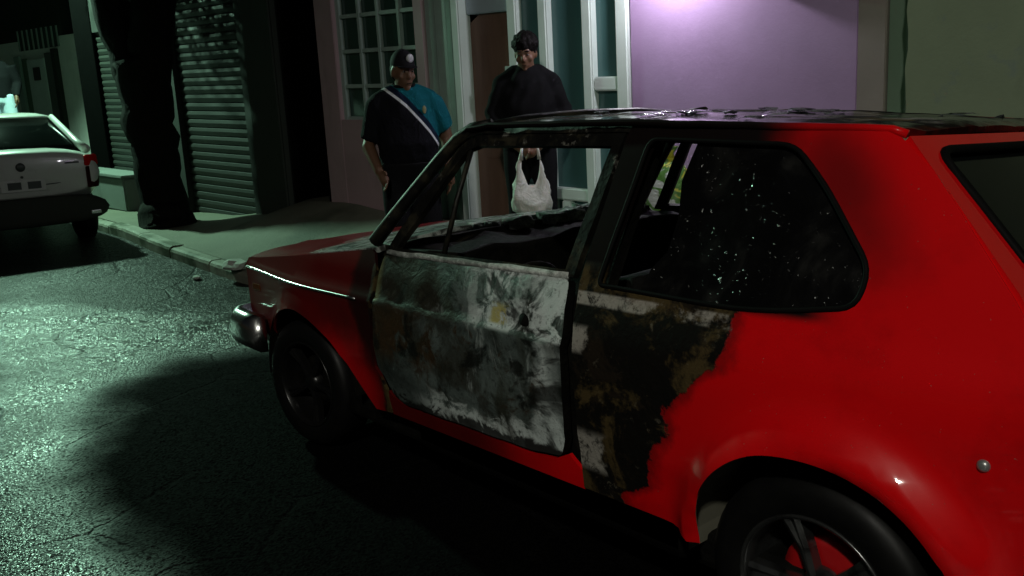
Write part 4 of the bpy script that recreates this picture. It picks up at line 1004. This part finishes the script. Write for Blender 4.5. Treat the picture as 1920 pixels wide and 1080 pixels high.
# ---------------------------------------------------------------- people
def fused(name, bm, voxel, mats, parent, smooth=4, mod=None):
    """weld overlapping solids into one continuous skin"""
    me = bpy.data.meshes.new(name+'_raw'); bm.to_mesh(me); bm.free()
    t = bpy.data.objects.new('t', me); COL.objects.link(t)
    r = t.modifiers.new('r', 'REMESH'); r.mode = 'VOXEL'; r.voxel_size = voxel; r.use_smooth_shade = True
    s_ = t.modifiers.new('s', 'SMOOTH'); s_.factor = .5; s_.iterations = smooth
    dg = bpy.context.evaluated_depsgraph_get(); out = bpy.data.meshes.new_from_object(t.evaluated_get(dg))
    bpy.data.objects.remove(t); bpy.data.meshes.remove(me); out.name = name; out.materials.clear()
    if mod:
        for v in out.vertices: v.co = mod(v.co.copy())
    return obj(name, out, mats, parent, True)
def ellipsoid(bm, c, r, rot=None, seg=20):
    b = bmesh.new(); bmesh.ops.create_uvsphere(b, u_segments=seg, v_segments=seg*2//3, radius=1)
    for v in b.verts:
        p = Vector((v.co.x*r[0], v.co.y*r[1], v.co.z*r[2])); v.co = (rot@p if rot else p)+Vector(c)
    me = bpy.data.meshes.new('e'); b.to_mesh(me); b.free(); bm.from_mesh(me); bpy.data.meshes.remove(me)
def torso(bm, rows, n=24):
    ring_loft([[(cx+rx*math.cos(a), cy+ry*math.sin(a), z) for a in [2*math.pi*k/n for k in range(n)]] for z, cx, cy, rx, ry in rows], bm)
def hand(bm, wrist, d, side, curl=.4):
    """palm and five bent fingers growing from the wrist along d; side = direction of the thumb"""
    d = Vector(d).normalized(); s = Vector(side); s = (s-d*s.dot(d)).normalized(); n = d.cross(s).normalized(); w = Vector(wrist)
    tube_bm([w-d*.02, w+d*.03, w+d*.085], [.026, .034, .036], 10, bm)
    for i, (o, L) in enumerate(((.030, .075), (.011, .085), (-.010, .08), (-.029, .062))):
        p = w+d*.075+s*o; pts = [p]; dd = d.copy()
        for k in range(3):
            dd = (dd+n*curl*.55).normalized(); pts.append(pts[-1]+dd*L/3*1.05)
        tube_bm(pts, [.0105, .010, .0095, .008], 7, bm)
    p = w+d*.025+s*.028; pts = [p, p+(d*.5+s*.7).normalized()*.035, p+(d*.5+s*.7).normalized()*.035+(d+n*.3).normalized()*.032]
    tube_bm(pts, [.013, .012, .010], 7, bm)
def head(bm, c, rot, sc=1.0):
    c = Vector(c)
    def E(p, r): ellipsoid(bm, c+rot@(Vector(p)*sc), [k*sc for k in r], rot)
    E((0, 0, .015), (.076, .095, .105)); E((0, -.02, -.055), (.062, .072, .065))   # skull, jaw
    E((0, -.098, -.020), (.014, .020, .026)); E((0, -.104, -.034), (.019, .014, .011))  # nose
    for sg in (-1, 1):
        E((sg*.034, -.083, .022), (.024, .012, .008)); E((sg*.080, .012, -.012), (.012, .022, .034)); E((sg*.045, -.062, -.030), (.026, .022, .024))
    E((0, -.088, -.066), (.026, .010, .006)); E((0, -.085, -.078), (.022, .011, .006)); E((0, -.075, -.105), (.022, .018, .014))
def face_parts(parent, c, rot, sc, skin_dark, brow=True):
    c = Vector(c)
    for sg in (-1, 1):
        bm = bmesh.new(); ellipsoid(bm, c+rot@(Vector((sg*.033, -.0835, .003))*sc), (.013*sc, .007*sc, .006*sc), rot, 12); obj('eye', bm, M['eye'], parent, True)
        bm = bmesh.new(); ellipsoid(bm, c+rot@(Vector((sg*.033, -.0890, .003))*sc), (.006*sc, .003*sc, .0055*sc), rot, 10); obj('iris', bm, M['hair'], parent, True)
        bm = bmesh.new(); ellipsoid(bm, c+rot@(Vector((sg*.035, -.0915, .030))*sc), (.022*sc, .006*sc, .005*sc), rot, 12); obj('eyebrow', bm, M['hair'], parent, True)
    bm = bmesh.new(); ellipsoid(bm, c+rot@(Vector((0, -.0965, -.072))*sc), (.022*sc, .004*sc, .002*sc), rot, 12); obj('mouth_line', bm, M['hair'], parent, True)
def legs(bm, stance, r=1.0, hip=.86):
    for sg, (fx, fy) in zip((-1, 1), stance):
        tube_bm([(sg*.095, 0, hip), (sg*.10+fx*.3, -.005, hip*.72), (sg*.10+fx*.7, -.01+fy*.5, hip*.50), (sg*.10+fx, .01+fy, hip*.25), (sg*.10+fx, fy, .07)], [.108*r, .098*r, .075*r, .066*r, .058*r], 14, bm)
def shoes(parent, stance):
    for sg, (fx, fy) in zip((-1, 1), stance):
        bm = bmesh.new(); x = sg*.10+fx
        ellipsoid(bm, (x, fy-.06, .045), (.05, .13, .048)); ellipsoid(bm, (x, fy+.01, .07), (.048, .065, .06))
        for v in bm.verts: v.co.z = max(v.co.z, 0)
        obj('shoe', bm, M['shoe'], parent, True)
def person_in_cap():
    # stands on the pavement ahead of the burnt car, looking at it
    x, y = -1.86, 1.10; z = zs(x, y)-.01
    T = tag(empty('person', (x, y, z), R(62)), 'person in two tone teal and black polo shirt and dark cap', 'person')
    st = ((-.02, 0), (.04, -.05)); T.scale = (.95, 1.0, 1.085)
    hr = Matrix.Rotation(R(22), 3, 'Z')@Matrix.Rotation(R(8), 3, 'X'); hc = (.0, -.02, 1.475)
    rows = [(.82, 0, .0, .18, .135), (.92, 0, -.03, .20, .165), (1.02, 0, -.04, .208, .18), (1.12, 0, -.02, .205, .16), (1.22, 0, 0, .205, .14), (1.30, 0, .01, .20, .12), (1.345, 0, .012, .13, .085), (1.375, 0, .01, .07, .065)]
    aR = [(-.20, .01, 1.265), (-.262, .04, 1.06), (-.29, .0, 1.01), (-.235, -.16, .85)]
    aL = [(.20, .01, 1.265), (.275, .03, 1.10), (.30, .03, 1.02), (.29, -.06, .82)]
    bm = bmesh.new(); torso(bm, rows); legs(bm, st, .95, .84); tube_bm([(0, .01, 1.33), (0, 0, 1.42)], [.07, .062], 12, bm)
    for a in (aR, aL): tube_bm(a, [.066, .056, .05, .034], 12, bm)
    hand(bm, aR[-1], (.35, -.45, -.6), (.3, -.6, .4), .7); hand(bm, aL[-1], (0, -.15, -1), (0, -1, 0), .5)
    head(bm, hc, hr, .98); fused('body', bm, .0105, M['skin1'], T, 2)
    face_parts(T, hc, hr, .98, None)
    bm = bmesh.new(); torso(bm, [(zz, cx, cy, rx+.016, ry+.016) for zz, cx, cy, rx, ry in rows[:-1]]+[(1.37, 0, .01, .088, .082)])
    for a in (aR, aL):
        a0, a1 = Vector(a[0]), Vector(a[1]); ellipsoid(bm, a0+Vector((-.01 if a0.x > 0 else .01, 0, -.01)), (.095, .088, .088)); tube_bm([a0+Vector((0, 0, .01)), a0.lerp(a1, .5), a0.lerp(a1, 1.05)], [.085, .086, .088], 14, bm)
    tube_bm([(-.20, .01, 1.275), (-.09, .01, 1.325), (.09, .01, 1.325), (.20, .01, 1.275)], [.075, .07, .07, .075], 12, bm)
    sh = fused('polo_shirt', bm, .012, M['polo'], T, 4, lambda c: c+Vector((1, 0, 0))*.010*mnoise.noise(c*11)+Vector((0, 1, 0))*.016*mnoise.noise(Vector((c.x*14+c.z*6, c.y*6, c.z*9))))
    bm = bmesh.new(); rr = [Vector((.0, .012, 1.385))+Vector((.078*math.cos(a), .072*math.sin(a), .014*math.sin(a))) for a in [2*math.pi*i/20 for i in range(20)]]; tube_bm(rr, .014, 8, bm, closed=True); obj('collar', bm, M['black_cloth'], T, True)
    bm = bmesh.new(); ellipsoid(bm, (.12, -.158, 1.225), (.016, .006, .026), Matrix.Rotation(R(20), 3, 'Z'), 12); obj('chest_badge', bm, M['badge'], T, True)
    bm = bmesh.new(); legs(bm, st, 1.13, .86); torso(bm, [(.74, 0, 0, .17, .13), (.82, 0, -.01, .205, .155), (.90, 0, -.03, .225, .18)]); fused('trousers', bm, .013, M['dark_trousers'], T, 4)
    shoes(T, st)
    # cap with a pale front emblem
    c = Vector(hc)
    bm = bmesh.new(); ellipsoid(bm, c+hr@Vector((0, .004, .035)), (.086, .103, .100), hr, 24)
    cut = [v for v in bm.verts if (hr.transposed()@(v.co-c)).z < .032]; bmesh.ops.delete(bm, geom=cut, context='VERTS'); cap = obj('cap', bm, M['cap_black'], T, True)
    bm = panel_bm([[(math.cos(R(a))*.075, -math.sin(R(a))*.09-.06) for a in range(0, 181, 15)]], lambda a, b: c+hr@Vector((a, b-.0, .040+.10*(b+.06)-.9*a*a)), .004, .02, flip=False); obj('cap_peak', bm, [M['cap_black'], M['cap_black']], cap)
    bm = bmesh.new(); ellipsoid(bm, c+hr@Vector((.012, -.088, .082)), (.030, .014, .028), hr, 14); obj('cap_emblem', bm, M['cap_white'], cap, True)
    bm = bmesh.new(); ellipsoid(bm, c+hr@Vector((0, .035, .0)), (.081, .070, .085), hr, 20); obj('hair', bm, M['hair'], T, True)
person_in_cap()
def person_with_bag():
    x, y = -1.45, 1.88; z = zs(x, y)-.01
    T = tag(empty('person', (x, y, z), R(50)), 'person in black jacket with thick dark hair holding a white bag', 'person')
    T.scale = (.90, .94, .955); st = ((-.02, 0), (.03, -.04)); hr = Matrix.Rotation(R(-14), 3, 'Z')@Matrix.Rotation(R(14), 3, 'X'); hc = (.0, -.045, 1.475)
    rows = [(.82, 0, .0, .185, .13), (.92, 0, -.01, .195, .14), (1.05, 0, -.01, .205, .15), (1.18, 0, 0, .205, .14), (1.27, 0, .01, .18, .12), (1.335, 0, .012, .12, .09), (1.38, 0, .01, .075, .068)]
    aR = [(-.185, .01, 1.255), (-.275, .0, 1.04), (-.27, -.03, 1.01), (-.10, -.24, .80)]
    aL = [(.185, .01, 1.255), (.28, .0, 1.04), (.275, -.03, 1.01), (.06, -.25, .79)]
    bm = bmesh.new(); torso(bm, rows); legs(bm, st, .95, .84); tube_bm([(0, .01, 1.33), (0, -.02, 1.42)], [.072, .064], 12, bm)
    for a in (aR, aL): tube_bm(a, [.064, .054, .05, .033], 12, bm)
    hand(bm, aR[-1], (.75, -.35, -.45), (.2, -.4, .8), 1.1); hand(bm, aL[-1], (-.7, -.2, -.5), (-.2, -.4, .8), 1.1)
    head(bm, hc, hr, 1.0); fused('body', bm, .0105, M['skin2'], T, 2)
    face_parts(T, hc, hr, 1.0, None)
    bm = bmesh.new(); torso(bm, [(.76, 0, 0, .215, .155)]+[(zz, cx, cy, rx+.026, ry+.024) for zz, cx, cy, rx, ry in rows[:-1]]+[(1.385, 0, .01, .095, .088)])
    for a in (aR, aL): ellipsoid(bm, Vector(a[0])+Vector((0, 0, -.01)), (.095, .088, .095)); tube_bm([Vector(p) for p in a[:3]]+[Vector(a[2]).lerp(Vector(a[3]), .9)], [.082, .08, .072, .052], 14, bm)
    tube_bm([(-.185, .01, 1.262), (-.09, .01, 1.325), (.09, .01, 1.325), (.185, .01, 1.262)], [.078, .075, .075, .078], 12, bm)
    fused('jacket', bm, .012, M['black_cloth'], T, 4, lambda c: c+Vector((1, 0, 0))*.012*mnoise.noise(c*11)+Vector((0, 1, 0))*.018*mnoise.noise(Vector((c.x*14-c.z*6, c.y*6, c.z*9))))
    bm = bmesh.new(); legs(bm, st, 1.14, .86); torso(bm, [(.74, 0, 0, .17, .13), (.84, 0, 0, .20, .145)]); fused('trousers', bm, .013, M['dark_trousers'], T, 4); shoes(T, st)
    # thick hair
    c = Vector(hc); bm = bmesh.new(); ellipsoid(bm, c+hr@Vector((0, .016, .062)), (.098, .108, .096), hr, 28)
    for sg in (-1, 1): ellipsoid(bm, c+hr@Vector((sg*.070, .035, .012)), (.024, .050, .055), hr, 16)
    rnd = random.Random(2)
    for k in range(80):
        d = Vector((rnd.gauss(0, 1), rnd.gauss(.1, 1), abs(rnd.gauss(.5, .6)))).normalized(); ellipsoid(bm, c+hr@Vector((d.x*.088, .018+d.y*.095, .055+d.z*.085)), (.026, .026, .024), hr, 8)
    fused('hair', bm, .007, M['hair'], T, 1, lambda q_: q_+(q_-c).normalized()*(.008*mnoise.noise(q_*30)+.006*mnoise.noise(q_*90)))
    # bag hanging from the hands (a thing of its own)
    hx = Matrix.Rotation(R(50), 4, 'Z'); o = Vector((x, y, z))+hx@Vector((-.01, -.31, .715))
    B = tag(empty('plastic_bag', o+Vector((0, 0, -.42)), R(50)), 'white plastic carrier bag hanging from the hands of the person in black', 'bag')
    rings = []; N = 40
    for i in range(15):
        t = i/14; ring = []
        for k in range(N):
            a = 2*math.pi*k/N; ca, sa = math.cos(a), math.sin(a)
            wx = interp(t, [0, .06, .4, .75, 1], [.09, .135, .145, .12, .085]); wy = interp(t, [0, .06, .35, .7, 1], [.05, .085, .09, .05, .012])
            nz = 1+.20*mnoise.noise(Vector((ca*2.6, sa*2.6, t*5)))+.10*mnoise.noise(Vector((ca*7, sa*7, t*9)))
            z_ = t*(.20+(.235 if ca < 0 else .20)*abs(ca)**3)
            ring.append((wx*ca*nz*(1-.25*t*abs(ca)**3), wy*sa*nz, z_))
        rings.append(ring)
    obj('bag_body', ring_loft(rings, cap=True), M['bag_white'], B, True)
    for sg in (-1, 1): obj('bag_handle', tube_bm([(sg*.062, 0, .38), (sg*.058, .0, .44), (sg*.05, .01, .47)], [.014, .010, .008], 8), M['bag_white'], B, True)
person_with_bag()
def person_far():
    x, y = -11.72, .52; z = zr(x)+.82
    b = tag(obj('platform_block', box_bm((x-.5, y-.28, zr(x)-.05), (x+.5, y+.6, z), .02), M['whitestep']), 'concrete platform hidden beyond the white saloon', 'platform')
    T = tag(empty('person', (x, y, z), R(75)), 'person in dark top and pale jeans at the left edge beyond the white car', 'person')
    st = ((-.03, 0), (.05, -.03)); hr = Matrix.Rotation(R(30), 3, 'Z'); hc = (.0, -.02, 1.50)
    rows = [(.84, 0, 0, .165, .115), (.98, 0, 0, .17, .115), (1.15, 0, 0, .185, .12), (1.28, 0, .01, .18, .105), (1.36, 0, .012, .12, .08), (1.40, 0, .01, .065, .06)]
    aR = [(-.19, .01, 1.31), (-.25, .03, 1.07), (-.25, .01, 1.03), (-.22, -.10, .82)]; aL = [(.19, .01, 1.31), (.25, .03, 1.07), (.25, .01, 1.03), (.22, -.12, .84)]
    bm = bmesh.new(); torso(bm, rows); legs(bm, st, .9, .86); tube_bm([(0, .01, 1.36), (0, 0, 1.44)], [.062, .058], 12, bm)
    for a in (aR, aL): tube_bm(a, [.056, .048, .045, .03], 12, bm); hand(bm, a[-1], (0, -.1, -1), (0, -1, 0), .5)
    head(bm, hc, hr, .95); fused('body', bm, .012, M['skin1'], T, 2); face_parts(T, hc, hr, .95, None)
    bm = bmesh.new(); torso(bm, [(zz, cx, cy, rx+.02, ry+.02) for zz, cx, cy, rx, ry in rows[:-1]]+[(1.39, 0, .01, .085, .08)])
    for a in (aR, aL): tube_bm([Vector(p) for p in a[:3]]+[Vector(a[2]).lerp(Vector(a[3]), .9)], [.08, .066, .064, .045], 12, bm)
    fused('sweater', bm, .014, M['black_cloth'], T, 4)
    bm = bmesh.new(); legs(bm, st, 1.08, .88); torso(bm, [(.76, 0, 0, .16, .12), (.86, 0, 0, .18, .13), (.92, 0, 0, .18, .13)]); fused('jeans', bm, .014, M['pale_jeans'], T, 4); shoes(T, st)
    bm = bmesh.new(); ellipsoid(bm, Vector(hc)+hr@Vector((0, .02, .045)), (.085, .098, .085), hr, 24); fused('hair', bm, .01, M['hair'], T, 2)
person_far()
# ---------------------------------------------------------------- filled bags by the lilac wall
def sack(name, s, d, zb, h, rad, mat, label, seed, tilt=0):
    p = F(s, 0, d); p.z = zs(p.x, p.y)
    B = tag(empty(name, p), label, 'bag')
    rows = [(0, .75), (.06, .95), (.25, 1.03), (.5, 1.0), (.72, .86), (.84, .55), (.90, .24), (.94, .20), (1.0, .42)]
    rings = []
    for t, k in rows:
        rings.append([Vector((rad*k*math.cos(a)*(1+.10*mnoise.noise(Vector((math.cos(a)*2, math.sin(a)*2, t*4+seed)))), rad*.8*k*math.sin(a)*(1+.12*mnoise.noise(Vector((math.cos(a)*2+9, math.sin(a)*2, t*4+seed)))), h*t))+Vector((tilt*t, 0, 0)) for a in [2*math.pi*i/28 for i in range(28)]])
    obj('sack_body', ring_loft(rings[:7], cap=True), mat, B, True)
    obj('tied_neck', ring_loft(rings[6:], cap=True), mat, B, True)
sack('filled_bag', .16, .18, 0, .72, .15, M['bag_white'], 'plain white filled plastic bag against the lilac wall', 1, .07)
sack('filled_bag', .52, .22, 0, .74, .19, M['bag_print'], 'white bag printed green and yellow against the lilac wall', 5)
